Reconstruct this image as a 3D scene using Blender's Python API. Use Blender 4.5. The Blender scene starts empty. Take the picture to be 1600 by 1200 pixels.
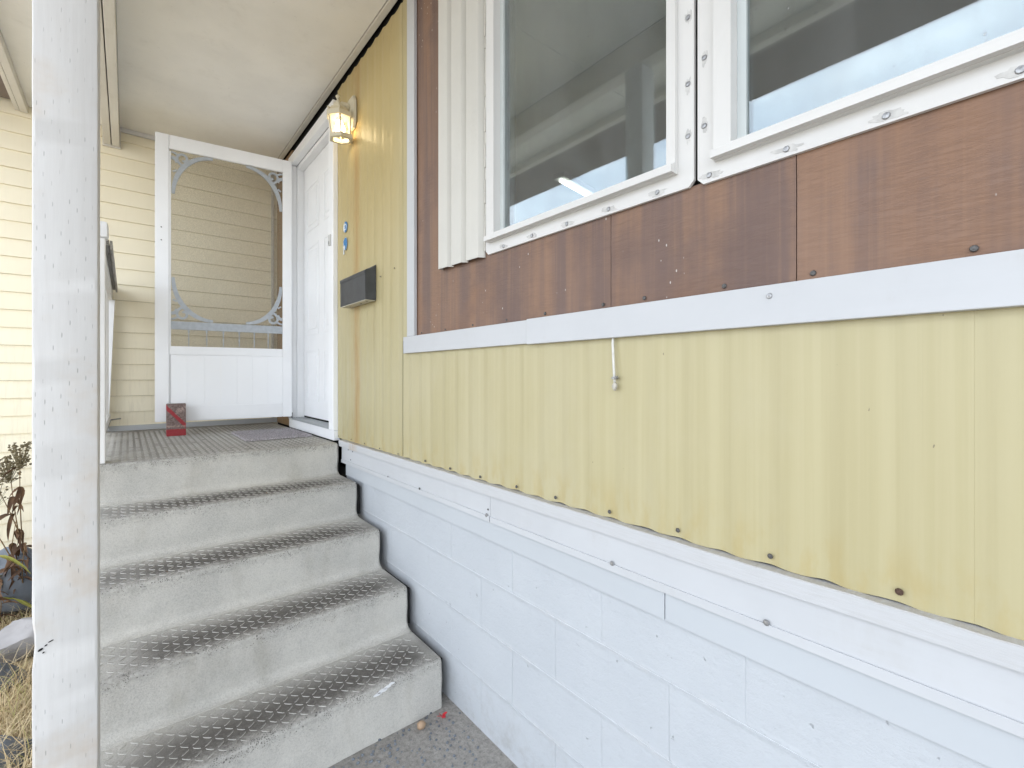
import bpy, bmesh, math, random
from math import radians as R, sin, cos, pi, exp, atan2, hypot, sqrt
from mathutils import Vector, noise as mnoise

random.seed(7)
S = bpy.context.scene
C = S.collection
E = 1.375            # eye height above the ground; builder z values below are relative to eye level

# ------------------------------------------------------------------ camera
cam = bpy.data.cameras.new('camera')
cam.sensor_width = 36; cam.lens = 36*725/1600; cam.shift_y = -13/1600
cam.clip_start = .02; cam.clip_end = 600
co = bpy.data.objects.new('camera', cam); C.objects.link(co)
co.location = (-1.05, 0, E); co.rotation_euler = (R(90), 0, -R(39.66))
S.camera = co

# ------------------------------------------------------------------ sky, sun, exposure
SUN_EL, SUN_AZ = 38, 72            # azimuth clockwise from +Y
wd = bpy.data.worlds.new('World'); S.world = wd; wd.use_nodes = True
nt = wd.node_tree; nt.nodes.clear()
out = nt.nodes.new('ShaderNodeOutputWorld'); bg = nt.nodes.new('ShaderNodeBackground')
sky = nt.nodes.new('ShaderNodeTexSky'); sky.sky_type = 'NISHITA'; sky.sun_disc = False
sky.sun_elevation = R(SUN_EL); sky.sun_rotation = R(SUN_AZ); sky.air_density = 1.0; sky.dust_density = 1.6
tc = nt.nodes.new('ShaderNodeTexCoord'); mp = nt.nodes.new('ShaderNodeMapping'); mp.inputs['Scale'].default_value = (1, 1, 2.4)
nz = nt.nodes.new('ShaderNodeTexNoise'); nz.inputs['Scale'].default_value = 2.1; nz.inputs['Detail'].default_value = 8; nz.inputs['Roughness'].default_value = .58
rp = nt.nodes.new('ShaderNodeValToRGB'); rp.color_ramp.elements[0].position = .36; rp.color_ramp.elements[1].position = .66
rp.color_ramp.elements[0].color = (.38, .38, .38, 1); rp.color_ramp.elements[1].color = (.85, .85, .85, 1)
mx = nt.nodes.new('ShaderNodeMix'); mx.data_type = 'RGBA'; mx.inputs[7].default_value = (9.1, 9.5, 10.2, 1)
nt.links.new(tc.outputs['Generated'], mp.inputs[0]); nt.links.new(mp.outputs[0], nz.inputs['Vector'])
nt.links.new(nz.outputs['Fac'], rp.inputs[0]); nt.links.new(rp.outputs[0], mx.inputs[0])
nt.links.new(sky.outputs[0], mx.inputs[6]); nt.links.new(mx.outputs[2], bg.inputs[0])
bg.inputs[1].default_value = .15
nt.links.new(bg.outputs[0], out.inputs[0])
sl = bpy.data.lights.new('sun', 'SUN'); sl.energy = 4.6; sl.angle = R(.53); sl.color = (1, .94, .85)
so = bpy.data.objects.new('sun', sl); C.objects.link(so)
d = Vector((sin(R(SUN_AZ))*cos(R(SUN_EL)), cos(R(SUN_AZ))*cos(R(SUN_EL)), sin(R(SUN_EL))))
so.rotation_euler = d.to_track_quat('Z', 'Y').to_euler(); so.location = (8, 4, 9)
S.view_settings.view_transform = 'Standard'; S.view_settings.look = 'None'
S.view_settings.gamma = 1; S.view_settings.use_curve_mapping = False
S.view_settings.exposure = 1.56

# ------------------------------------------------------------------ material helpers
class M:
    def __init__(s, name):
        s.m = bpy.data.materials.new(name); s.m.use_nodes = True
        s.t = s.m.node_tree; s.t.nodes.clear()
        s.o = s.t.nodes.new('ShaderNodeOutputMaterial')
        s.tc = s.t.nodes.new('ShaderNodeTexCoord'); s.obj = s.tc.outputs['Object']
        s.oi = s.t.nodes.new('ShaderNodeObjectInfo'); s.rnd = s.oi.outputs['Random']
        s.ge = s.t.nodes.new('ShaderNodeNewGeometry')
        s._sep = None
    def L(s, a, b): s.t.links.new(a, b)
    def put(s, v, sock):
        if isinstance(v, bpy.types.NodeSocket): s.L(v, sock)
        elif isinstance(v, (tuple, list)) and len(v) == 3 and sock.type == 'RGBA': sock.default_value = (*v, 1)
        else: sock.default_value = v
    def map(s, scale=(1, 1, 1), loc=(0, 0, 0), rot=(0, 0, 0), vec=None):
        n = s.t.nodes.new('ShaderNodeMapping'); s.L(vec or s.obj, n.inputs[0])
        n.inputs['Scale'].default_value = scale; n.inputs['Location'].default_value = loc; n.inputs['Rotation'].default_value = rot
        return n.outputs[0]
    def rmap(s, scale=(1, 1, 1)):           # every object its own offset
        a = s.t.nodes.new('ShaderNodeVectorMath'); a.operation = 'ADD'
        c = s.t.nodes.new('ShaderNodeCombineXYZ'); k = s.mt('MULTIPLY', s.rnd, 37.0)
        for i in range(3): s.L(k, c.inputs[i])
        s.L(s.obj, a.inputs[0]); s.L(c.outputs[0], a.inputs[1])
        return s.map(scale, vec=a.outputs[0])
    def noise(s, vec, scale, detail=5, rough=.6, dist=0.):
        n = s.t.nodes.new('ShaderNodeTexNoise'); s.L(vec, n.inputs['Vector'])
        n.inputs['Scale'].default_value = scale; n.inputs['Detail'].default_value = detail
        n.inputs['Roughness'].default_value = rough; n.inputs['Distortion'].default_value = dist
        return n.outputs['Fac']
    def voro(s, vec, scale, feat='F1', rnd=1.):
        n = s.t.nodes.new('ShaderNodeTexVoronoi'); n.feature = feat; s.L(vec, n.inputs['Vector'])
        n.inputs['Scale'].default_value = scale; n.inputs['Randomness'].default_value = rnd
        return n.outputs['Distance'], n.outputs['Color'] if 'Color' in n.outputs else None
    def wave(s, vec, scale, dist=2, detail=3, dscale=1., dirn='X'):
        n = s.t.nodes.new('ShaderNodeTexWave'); s.L(vec, n.inputs['Vector']); n.bands_direction = dirn
        n.inputs['Scale'].default_value = scale; n.inputs['Distortion'].default_value = dist
        n.inputs['Detail'].default_value = detail; n.inputs['Detail Scale'].default_value = dscale
        return n.outputs['Fac']
    def step(s, v, a, b, lo=0., hi=1., smooth=True):      # map a..b to lo..hi
        n = s.t.nodes.new('ShaderNodeMapRange'); n.interpolation_type = 'SMOOTHSTEP' if smooth else 'LINEAR'
        s.put(v, n.inputs[0]); n.inputs[1].default_value = a; n.inputs[2].default_value = b
        n.inputs[3].default_value = lo; n.inputs[4].default_value = hi
        return n.outputs[0]
    def mt(s, op, a, b=0., c=None):
        n = s.t.nodes.new('ShaderNodeMath'); n.operation = op
        s.put(a, n.inputs[0]); s.put(b, n.inputs[1])
        if c is not None: s.put(c, n.inputs[2])
        return n.outputs[0]
    def mul(s, *a):
        r = a[0]
        for b in a[1:]: r = s.mt('MULTIPLY', r, b)
        return r
    def mix(s, f, a, b, mode='MIX'):
        n = s.t.nodes.new('ShaderNodeMix'); n.data_type = 'RGBA'; n.blend_type = mode
        s.put(f, n.inputs[0]); s.put(a, n.inputs[6]); s.put(b, n.inputs[7])
        return n.outputs[2]
    def xyz(s):
        if not s._sep:
            n = s.t.nodes.new('ShaderNodeSeparateXYZ'); s.L(s.obj, n.inputs[0]); s._sep = n.outputs
        return s._sep
    def nz_(s):
        n = s.t.nodes.new('ShaderNodeSeparateXYZ'); s.L(s.ge.outputs['Normal'], n.inputs[0]); return n.outputs[2]
    def bell(s, v, c, w):                                   # 1 at c, 0 beyond w
        return s.step(s.mt('ABSOLUTE', s.mt('SUBTRACT', v, c)), 0, w, 1, 0)
    def bump(s, h, strength=.3, dist=.002, n=None):
        b = s.t.nodes.new('ShaderNodeBump'); s.L(h, b.inputs['Height'])
        b.inputs['Strength'].default_value = strength; b.inputs['Distance'].default_value = dist
        if n: s.L(n, b.inputs['Normal'])
        return b.outputs[0]
    def bsdf(s, col, rough=.6, normal=None, metal=0., spec=.4, **kw):
        b = s.t.nodes.new('ShaderNodeBsdfPrincipled')
        s.put(col, b.inputs['Base Color']); s.put(rough, b.inputs['Roughness'])
        b.inputs['Metallic'].default_value = metal; b.inputs['Specular IOR Level'].default_value = spec
        for k, v in kw.items(): s.put(v, b.inputs[k])
        if normal: s.L(normal, b.inputs['Normal'])
        s.L(b.outputs[0], s.o.inputs[0]); return s.m

def paint(name, col, var=.10, dirt=.15, dirtcol=(.28, .24, .17), rough=.5, grain=(1, 1, 1), bumps=.12, gscale=60, speck=0., spec=.35, rust=0.):
    m = M(name); v = m.rmap()
    n1 = m.noise(v, 2.3, 5, .6); n2 = m.noise(m.rmap(grain), gscale, 5, .65)
    c = m.mix(m.step(n1, .35, .7), col, tuple(x*(1-var) for x in col))
    dm = m.mul(m.step(m.noise(m.rmap((1.7, 1.7, .55)), 3.1, 8, .72), .5, .78), m.step(n2, .3, .7), dirt)
    c = m.mix(dm, c, dirtcol)
    if speck:
        sp = m.step(m.noise(m.rmap((1, 1, .45)), 70, 2, .5), .70, .76)
        c = m.mix(m.mul(sp, speck), c, (.06, .055, .05))
    if rust:
        c = m.mix(m.mul(m.step(m.noise(v, 4.2, 4), .56, .74), rust), c, (.46, .25, .10))
    return m.bsdf(c, m.step(n2, .2, .8, rough-.08, rough+.12), m.bump(m.mt('ADD', n2, m.mul(n1, 1.5)), bumps, .002), spec=spec)

def flat(name, col, rough=.5, metal=0., var=.15, scale=40, b=.1):
    m = M(name); n = m.noise(m.rmap(), scale, 4)
    return m.bsdf(m.mix(m.step(n, .3, .7), col, tuple(x*(1-var) for x in col)), rough, m.bump(n, b, .001), metal=metal)

# --- materials
def yellow():
    m = M('yellow_siding'); x, y, z = m.xyz()
    base = (.455, .405, .235)
    str_ = m.noise(m.map((1, 14, .16)), 3.0, 6, .62)
    fine = m.noise(m.map((1, 60, .5)), 5.0, 4, .6)
    big = m.noise(m.map((1, 1.1, .8)), 2.0, 5, .6)
    c = m.mix(m.step(str_, .36, .66), base, (.425, .375, .210))
    c = m.mix(m.mul(m.step(big, .42, .70), .6), c, (.475, .43, .275))
    c = m.mix(m.mul(m.step(fine, .58, .75), .22), c, (.36, .325, .205))
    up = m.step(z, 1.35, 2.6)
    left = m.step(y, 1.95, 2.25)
    c = m.mix(m.mul(up, left, .58), c, (.47, .345, .125))  # warm lantern glow on the upper panel by the door, painted into the colour
    jit = m.mt('ADD', y, m.mt('MULTIPLY', m.mt('SUBTRACT', m.noise(m.map((0, 0, 1)), 2.6, 4), .5), .06))
    st = m.noise(m.map((1, 26, .5)), 4.0, 6, .75); patch = m.noise(m.map((1, 3, 1.1)), 2.4, 6, .7)
    k = m.mul(m.bell(jit, 2.70, .060), m.step(st, .36, .62), m.step(patch, .28, .62, .25, 1.0))
    k2 = m.mul(m.bell(jit, 2.78, .075), m.step(st, .46, .66), m.step(patch, .40, .62), .6)
    c = m.mix(m.mul(m.bell(jit, 2.72, .12), m.step(patch, .3, .6), .35), c, (.42, .28, .10))
    c = m.mix(m.mul(m.mt('MAXIMUM', k, k2), .80), c, (.36, .19, .055))
    k3 = m.mul(m.bell(jit, 2.46, .03), m.step(st, .46, .68), m.step(z, 1.30, 1.72, .0, .7), m.step(z, 1.74, 1.80, 1, 0))
    c = m.mix(k3, c, (.20, .12, .05))
    sp = m.step(m.noise(m.map((1, 1, .6)), 90, 2, .5), .785, .80)
    c = m.mix(m.mul(sp, .6), c, (.10, .08, .06))
    low = m.mul(m.step(z, .985, 1.12, 1, 0), m.step(m.noise(m.map((1, 5, 2)), 4, 5), .42, .66))
    c = m.mix(m.mul(low, .35), c, (.40, .29, .09))
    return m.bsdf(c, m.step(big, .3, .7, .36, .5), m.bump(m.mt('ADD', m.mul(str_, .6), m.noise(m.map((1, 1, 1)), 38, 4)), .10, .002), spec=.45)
def brown():
    m = M('brown_hardboard'); x, y, z = m.xyz()
    v = m.rmap((1, 1, 1))
    band = m.noise(m.rmap((1, 9, .35)), 1.6, 5, .6); band2 = m.noise(m.rmap((1, 40, .5)), 2.2, 4, .6)
    blot = m.noise(v, 3.2, 5, .6)
    c = m.mix(m.step(band, .38, .62), (.165, .108, .088), (.245, .145, .094))
    c = m.mix(m.mul(m.step(band2, .52, .70), .45), c, (.275, .166, .106))
    c = m.mix(m.mul(m.step(blot, .48, .70), .7), c, (.148, .100, .086))
    c = m.mix(m.mul(m.step(m.noise(v, 1.7, 4), .52, .72), .6), c, (.26, .142, .080))
    comb = m.noise(m.rmap((1, 7, 75)), 2.4, 5, .62, 1.2)
    gr = m.mul(m.step(comb, .42, .66), m.step(m.noise(v, 5, 3), .3, .6, .25, 1.0))
    c = m.mix(m.mul(gr, .2), c, (.105, .066, .054))
    d_, _ = m.voro(m.rmap((1, 1.5, .75)), 34)
    sp = m.mul(m.step(d_, .07, .11, 1, 0), m.step(m.noise(m.rmap(), 5.5, 3), .52, .60))
    c = m.mix(m.mul(sp, .8), c, (.6, .57, .53))
    return m.bsdf(c, m.step(blot, .3, .7, .42, .6), m.bump(m.mt('ADD', gr, m.mul(m.noise(v, 90, 3), .5)), .28, .0018), spec=.35)
def concrete(name, tread=1, dirt=(.104, .095, .084), pits=1.):
    m = M(name); x, y, z = m.xyz(); v = m.rmap()
    a = m.noise(v, 4, 6, .65); f = m.noise(v, 170, 4, .75); mid = m.noise(v, 24, 6, .75); grit = m.noise(v, 75, 5, .8)
    c = m.mix(m.step(a, .35, .68), (.56, .54, .49), (.485, .47, .43))
    c = m.mix(m.mul(m.mul(m.step(f, .42, .66), m.step(a, .3, .7, .35, 1.)), .6), c, (.33, .32, .295))
    c = m.mix(m.mul(m.step(grit, .55, .78), .45), c, (.25, .245, .23))
    c = m.mix(m.mul(m.step(m.noise(m.rmap((1, 1, .3)), 6, 6, .7), .5, .72), .38), c, (.31, .285, .235))
    up = m.step(m.nz_(), .5, .92)
    lip = m.mul(m.step(z, -.075, -.004), m.step(y, .02, .05, 1, 0))
    xn = m.mt('ABSOLUTE', m.mt('ADD', m.mt('SUBTRACT', x, .05), m.mt('MULTIPLY', m.mt('SUBTRACT', m.noise(v, 2.6, 3), .5), .5)))
    if tread:
        j = m.mt('ADD', m.mt('MULTIPLY', m.mt('SUBTRACT', mid, .5), .06), m.mt('MULTIPLY', m.mt('SUBTRACT', grit, .5), .10))
        e = m.mt('ADD', y, j)
        k = m.mul(up, m.step(e, -.035, .075), m.step(e, .12, .30, 1, 0) if tread == 1 else m.step(m.noise(m.rmap((26, .6, 1)), 1.0, 3), .3, .7, .72, 1.),
                  m.step(xn, .34, .66, 1, .30))
        c = m.mix(m.mul(k, m.step(grit, .15, .65, .80, 1.)), c, dirt)
        # grime creeping over the edge of the nosing
        c = m.mix(m.mul(m.step(m.mt('ADD', z, m.mul(j, 1.2)), -.05, .01), m.step(y, .0, .05, 1, 0), m.step(xn, .3, .75, .55, .9), .62), c, (.20, .188, .17))
    d1, _ = m.voro(v, 75); d2, _ = m.voro(m.rmap((1.3, 1.3, 1.3)), 150)
    dens = m.mt('ADD', m.mul(lip, .75), .25)
    t1 = m.mul(m.step(m.noise(v, 14, 4, .7), .36, .66, .04, .27), dens); t2 = m.mul(m.step(m.noise(v, 22, 4, .7), .36, .62, .10, .40), dens)
    pit = m.mt('MAXIMUM', m.step(m.mt('SUBTRACT', t1, d1), 0, .04), m.step(m.mt('SUBTRACT', t2, d2), 0, .05))
    c = m.mix(m.mul(pit, .72*pits), c, (.075, .07, .066))
    h = m.mt('ADD', m.mul(f, .8), m.mt('SUBTRACT', m.mt('ADD', mid, grit), m.mul(pit, 1.6)))
    return m.bsdf(c, .88, m.bump(h, .6, .0035), spec=.22)
def siding():
    m = M('cream_siding'); x, y, z = m.xyz()
    n = m.noise(m.rmap((1, 1, 1)), 2.5, 5); s_ = m.noise(m.rmap((16, 1, 1.2)), 3.5, 6, .65)
    c = m.mix(m.step(n, .3, .7), (.945, .875, .685), (.925, .85, .655))
    lowb = m.step(z, .5, 2.1, 1, .12)
    c = m.mix(m.mul(m.step(s_, .47, .72), lowb, .24), c, (.42, .375, .27))
    mould = m.noise(m.rmap((5, 1, 9)), 5, 8, .75)
    c = m.mix(m.mul(m.step(mould, .60, .76), lowb, .32), c, (.22, .20, .16))
    return m.bsdf(c, .5, m.bump(m.noise(m.rmap((1.5, 1, 14)), 16, 5), .12, .001), spec=.35)
def post_wood():
    m = M('post_paint'); x, y, z = m.xyz(); v = m.rmap()
    g = m.noise(m.rmap((1, 1, .06)), 75, 4, .6); a = m.noise(v, 4.5, 5)
    c = m.mix(m.step(g, .35, .7), (.62, .61, .59), (.595, .583, .562))
    c = m.mix(m.mul(m.step(a, .50, .74), .6), c, (.52, .42, .31))
    # rows of incising slits left by the timber treatment
    ff = m.mt('FRACT', m.mt('ADD', m.mul(x, 72), m.mul(m.noise(m.map((1, 1, .3)), 6, 2), .5)))
    col_ = m.mt('FLOOR', m.mul(x, 72))
    zz = m.mt('ADD', m.mul(z, 21), m.mul(col_, 3.37))
    zf = m.mt('FRACT', zz); zi = m.mt('FLOOR', zz)
    wn = m.t.nodes.new('ShaderNodeTexWhiteNoise'); wn.noise_dimensions = '2D'
    cb = m.t.nodes.new('ShaderNodeCombineXYZ'); m.L(col_, cb.inputs[0]); m.L(zi, cb.inputs[1]); m.L(cb.outputs[0], wn.inputs['Vector'])
    slit = m.mul(m.step(m.mt('ABSOLUTE', m.mt('SUBTRACT', ff, m.mt('ADD', .2, m.mul(wn.outputs['Value'], .6)))), .015, .075, 1, 0), m.step(m.mt('ABSOLUTE', m.mt('SUBTRACT', zf, .5)), .05, .15, 1, 0),
                 m.step(wn.outputs['Value'], .30, 1.02), m.step(m.noise(m.map((1, 1, .4)), 9, 4), .30, .62))
    c = m.mix(m.mul(slit, .58), c, (.10, .095, .09))
    h = m.mt('SUBTRACT', m.mul(g, .5), slit)
    return m.bsdf(c, .55, m.bump(h, .4, .002), spec=.3)
def block():
    m = M('painted_block'); v = m.map(); x, y, z = m.xyz()
    f = m.noise(v, 95, 6, .75); a = m.noise(v, 3, 5); mid = m.noise(m.map((1, 1, 1.6)), 17, 5, .65)
    c = m.mix(m.step(a, .35, .7), (.505, .527, .545), (.482, .505, .525))
    c = m.mix(m.mul(m.step(f, .52, .74), .22), c, (.36, .38, .41))
    pit = m.step(m.noise(v, 46, 2, .5), .72, .77)
    c = m.mix(m.mul(pit, .4), c, (.20, .21, .22))
    # bed joints smeared over with paint every course, a little rough and proud
    fz = m.mt('ABSOLUTE', m.mt('SUBTRACT', m.mt('FRACT', m.mt('ADD', m.mt('DIVIDE', m.mt('SUBTRACT', z, .1987), .2), m.mt('MULTIPLY', m.mt('SUBTRACT', m.noise(m.map((1, 1, .2)), 7, 3), .5), .03))), .5))
    jt = m.mul(m.step(fz, .425, .49), m.step(m.noise(v, 60, 4, .8), .3, .6))
    c = m.mix(m.mul(jt, m.step(m.noise(v, 6, 3), .45, .62), .35), c, (.60, .59, .58))
    spl = m.mul(m.step(z, .02, .30, 1, 0), m.step(m.noise(v, 9, 6, .75), .45, .72))
    c = m.mix(m.mul(spl, .35), c, (.27, .24, .20))
    drip = m.mul(m.step(m.noise(m.map((1, 18, .5)), 4, 4), .63, .75), m.step(m.noise(v, 2, 3), .45, .6))
    c = m.mix(m.mul(drip, .16), c, (.33, .33, .33))
    h = m.mt('ADD', m.mt('ADD', f, m.mul(mid, 1.4)), m.mt('SUBTRACT', m.mul(jt, .9), m.mul(pit, 2)))
    return m.bsdf(c, .58, m.bump(h, .5, .004), spec=.32)
def glass():
    m = M('window_glass'); n = m.noise(m.map((1, 1, .25)), 6, 6, .7); sp = m.step(m.noise(m.map(), 60, 2), .74, .78)
    g = m.t.nodes.new('ShaderNodeBsdfGlass'); g.inputs['IOR'].default_value = 2.1; g.inputs['Roughness'].default_value = 0
    g.inputs['Color'].default_value = (.93, .97, .97, 1)
    w = m.noise(m.map(), 1.3, 2); m.L(m.bump(w, .025, .02), g.inputs['Normal'])
    d = m.t.nodes.new('ShaderNodeBsdfDiffuse'); d.inputs['Color'].default_value = (.55, .56, .55, 1)
    x = m.t.nodes.new('ShaderNodeMixShader'); m.L(m.mt('ADD', m.step(n, .35, .75, .06, .12), m.mul(sp, .3)), x.inputs[0])
    m.L(g.outputs[0], x.inputs[1]); m.L(d.outputs[0], x.inputs[2]); m.L(x.outputs[0], m.o.inputs[0]); return m.m
def mesh_screen():
    m = M('insect_screen')
    t = m.t.nodes.new('ShaderNodeBsdfTransparent'); d = m.t.nodes.new('ShaderNodeBsdfDiffuse'); d.inputs[0].default_value = (.26, .235, .18, 1)
    x = m.t.nodes.new('ShaderNodeMixShader'); m.L(m.step(m.noise(m.map(), 160, 3), .3, .7, .15, .22), x.inputs[0])
    m.L(t.outputs[0], x.inputs[1]); m.L(d.outputs[0], x.inputs[2]); m.L(x.outputs[0], m.o.inputs[0]); return m.m
def emit(name, col, s):
    m = M(name); e = m.t.nodes.new('ShaderNodeEmission'); e.inputs[0].default_value = (*col, 1); e.inputs[1].default_value = s
    m.L(e.outputs[0], m.o.inputs[0]); return m.m
def lamp_glass():
    m = M('lantern_glass'); n = m.noise(m.map(), 90, 3)
    g = m.t.nodes.new('ShaderNodeBsdfTransparent'); g.inputs[0].default_value = (1, .97, .9, 1)
    d = m.t.nodes.new('ShaderNodeBsdfTranslucent'); d.inputs[0].default_value = (.95, .9, .8, 1)
    gl = m.t.nodes.new('ShaderNodeBsdfGlossy'); gl.inputs['Roughness'].default_value = .1
    a = m.t.nodes.new('ShaderNodeMixShader'); m.L(m.step(n, .3, .7, .05, .16), a.inputs[0]); m.L(g.outputs[0], a.inputs[1]); m.L(d.outputs[0], a.inputs[2])
    x = m.t.nodes.new('ShaderNodeMixShader'); x.inputs[0].default_value = .06; m.L(a.outputs[0], x.inputs[1]); m.L(gl.outputs[0], x.inputs[2])
    m.L(x.outputs[0], m.o.inputs[0]); return m.m
def brick_mat():
    m = M('striped_brick'); x, y, z = m.xyz(); v = m.rmap()
    n = m.noise(v, 90, 5, .75)
    c = m.mix(m.step(n, .35, .65), (.135, .095, .088), (.27, .205, .185))
    w = m.mt('MULTIPLY', m.mt('SUBTRACT', m.noise(v, 45, 3), .5), .012)
    dg = m.mt('ADD', m.mt('ADD', m.mul(x, 1.2), z), w)             # stripe running down to the right
    k = m.mt('MAXIMUM', m.step(m.mt('ABSOLUTE', m.mt('SUBTRACT', dg, .198)), .014, .020, 1, 0), m.step(m.mt('ADD', z, w), .044, .050, 1, 0))
    c = m.mix(m.mul(k, .9), c, (.36, .035, .045))
    k2 = m.mt('MAXIMUM', m.bell(m.mt('ADD', z, w), .066, .011), m.mul(m.bell(m.mt('ADD', m.mt('ADD', m.mul(x, -.6), z), w), .135, .03), m.step(x, .045, .065)))
    c = m.mix(m.mul(k2, m.step(n, .3, .6), .6), c, (.52, .40, .35))
    return m.bsdf(c, .85, m.bump(n, .5, .003))
def soil():
    m = M('driveway_ground'); v = m.map()
    a = m.noise(v, .6, 6, .6); f = m.noise(v, 60, 6, .75); d_, _ = m.voro(v, 38)
    c = m.mix(m.step(a, .35, .65), (.30, .285, .26), (.38, .36, .33))
    c = m.mix(m.mul(m.step(f, .4, .7), .7), c, (.16, .15, .14))
    c = m.mix(m.mul(m.step(d_, .12, .22, 1, 0), m.step(m.noise(v, 11, 3), .45, .6), .7), c, (.36, .34, .31))
    return m.bsdf(c, .92, m.bump(m.mt('SUBTRACT', f, m.mul(d_, .6)), .6, .01), spec=.2)
def straw(name, cols, scale=9):
    m = M(name); a = m.noise(m.rmap(), scale, 3)
    w = m.t.nodes.new('ShaderNodeAttribute'); w.attribute_name = 'tint'
    c = m.mix(m.step(a, .3, .7), cols[0], cols[1]); c = m.mix(m.step(w.outputs['Fac'], .55, 1.), c, cols[2])
    return m.bsdf(c, .75, spec=.2)
def weathered(name='grey_weathered_wood', c1=(.36, .35, .33), c2=(.56, .54, .51)):
    m = M(name); g = m.noise(m.rmap((30, 1.2, 30)), 4, 6, .7)
    c = m.mix(m.step(g, .35, .65), c1, c2)
    c = m.mix(m.step(m.noise(m.rmap((8, 1, 8)), 6, 4), .62, .7, 0, .8), c, (.06, .055, .05))
    return m.bsdf(c, .85, m.bump(g, .5, .003))
def ledge_mat():
    m = M('weathered_white_board'); x, y, z = m.xyz()
    g = m.noise(m.map((1, 2.5, 40)), 6, 6, .7); f = m.noise(m.map((1, 8, 60)), 8, 5, .75)
    c = m.mix(m.step(g, .35, .7), (.52, .525, .53), (.49, .492, .49))
    wear = m.mul(m.step(z, .966, .988), m.step(f, .42, .62), .8)
    c = m.mix(wear, c, (.36, .32, .28))
    top = m.step(m.nz_(), .5, .9)
    c = m.mix(m.mul(top, m.step(f, .3, .6), .75), c, (.44, .42, .39))
    k = m.mul(m.bell(y, 2.70, .09), m.step(m.noise(m.map((1, 14, 2)), 4, 4), .40, .6), .55)
    c = m.mix(k, c, (.42, .27, .12))
    return m.bsdf(c, .6, m.bump(f, .3, .002))

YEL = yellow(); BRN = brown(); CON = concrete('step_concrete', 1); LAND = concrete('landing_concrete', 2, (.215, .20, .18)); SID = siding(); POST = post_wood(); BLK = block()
GLS = glass(); SCR = mesh_screen(); BRK = brick_mat(); SOIL = soil(); LEDGE = ledge_mat(); GREYWOOD = weathered()
LUG = concrete('footing_concrete', 0)
LUGM = concrete('lug_concrete', 1, (.142, .133, .121), .2); LUGL = concrete('landing_lug_concrete', 2, (.222, .208, .188), .2)
WHT = paint('white_paint', (.80, .79, .77), grain=(1, .12, 1), gscale=50)
TRIM = paint('white_trim', (.53, .54, .55), var=.06, dirt=.20, grain=(1, .08, 1), gscale=60)
DOORW = paint('white_door', (.88, .89, .90), var=.05, dirt=.05, rough=.4, bumps=.03)
KICK = flat('door_panel_white', (.88, .89, .90), .42, var=0, b=.02)
FRAME = paint('window_white', (.66, .65, .625), var=.05, dirt=.12, rough=.38, bumps=.05)
SHUT = paint('ribbed_metal_white', (.60, .585, .535), var=.06, dirt=.10, rough=.42, bumps=.05)
FLASH = paint('vinyl_strip', (.485, .508, .525), var=.03, dirt=.0, rough=.55, bumps=.02)
CEIL = paint('ceiling_board', (.88, .865, .82), var=.07, dirt=.16, rough=.55, grain=(1, 1, 1), gscale=25, speck=.12, bumps=.1)
BEAMP = paint('beam_paint', (.72, .69, .62), var=.08, dirt=.28, rough=.55, grain=(1, .06, 1), gscale=60)
BRACK = flat('grey_bracket', (.42, .45, .48), .45)
BLACK = flat('black_gap', (.012, .011, .010), .9)
RAWW = paint('raw_wood', (.30, .19, .10), dirt=.4, grain=(1, 1, .1), gscale=60)
SCREW = flat('screw_metal', (.15, .145, .14), .55, .5, .5, 300)
ZINC = flat('zinc_screw', (.42, .42, .42), .4, .7, .4, 200)
RUSTY = flat('rusty_screw', (.11, .065, .045), .7, .2, .5, 300)
MAILM = flat('mailbox_metal', (.075, .08, .088), .42, .3, .2, 20)
MAILU = paint('mailbox_base', (.55, .52, .42), dirt=.5)
CREAMM = paint('lantern_cream', (.64, .59, .45), var=.08, dirt=.25, rough=.4)
BULB = emit('bulb_glow', (1., .80, .50), 6.5)
TUBE = emit('tube_glow', (1., .95, .85), 4)
LGL = lamp_glass()
BLUE = flat('sticker_blue', (.03, .20, .47), .35)
STW = flat('sticker_white', (.72, .75, .76), .35)
MATT = flat('mat_fibre', (.50, .465, .475), .95, 0, .6, 120, .8)
CAULK = flat('old_caulk', (.60, .59, .565), .8, 0, .22, 60, .5)
CABLE = flat('cable_white', (.70, .69, .64), .5)
ROOM = paint('room_wall', (.46, .46, .44), dirt=.0, bumps=.03)
BROOF = paint('brown_soffit', (.22, .18, .155), dirt=.2, rough=.7)
SHING = paint('roof_shingle', (.10, .095, .09), rough=.9, bumps=.4)
STEEL = flat('threshold_metal', (.46, .48, .49), .45, .35)
ROCKG = paint('grey_rock', (.20, .22, .245), var=.4, dirt=.4, rough=.85, bumps=.6, gscale=25)
ROCKW = paint('pale_rock', (.46, .44, .43), var=.35, dirt=.8, dirtcol=(.12, .11, .10), rough=.85, bumps=.6, gscale=25)
PAPER = paint('white_scrap', (.8, .8, .8), dirt=.1)
GRASS = straw('straw_grass', ((.56, .43, .24), (.68, .55, .34), (.42, .41, .15)))
DLEAF = straw('dry_leaf', ((.10, .060, .040), (.20, .115, .065), (.24, .21, .08)))
GLEAF = straw('yellowing_leaf', ((.27, .28, .06), (.38, .36, .10), (.30, .20, .05)))
STALK = straw('dry_stalk', ((.20, .13, .07), (.27, .18, .09), (.36, .28, .12)))
SEED = straw('seed_head', ((.13, .105, .06), (.21, .175, .10), (.27, .24, .14)), 40)
RED = flat('red_petal', (.50, .02, .03), .5)
TAN = flat('tan_shell', (.45, .31, .20), .6)

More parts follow.
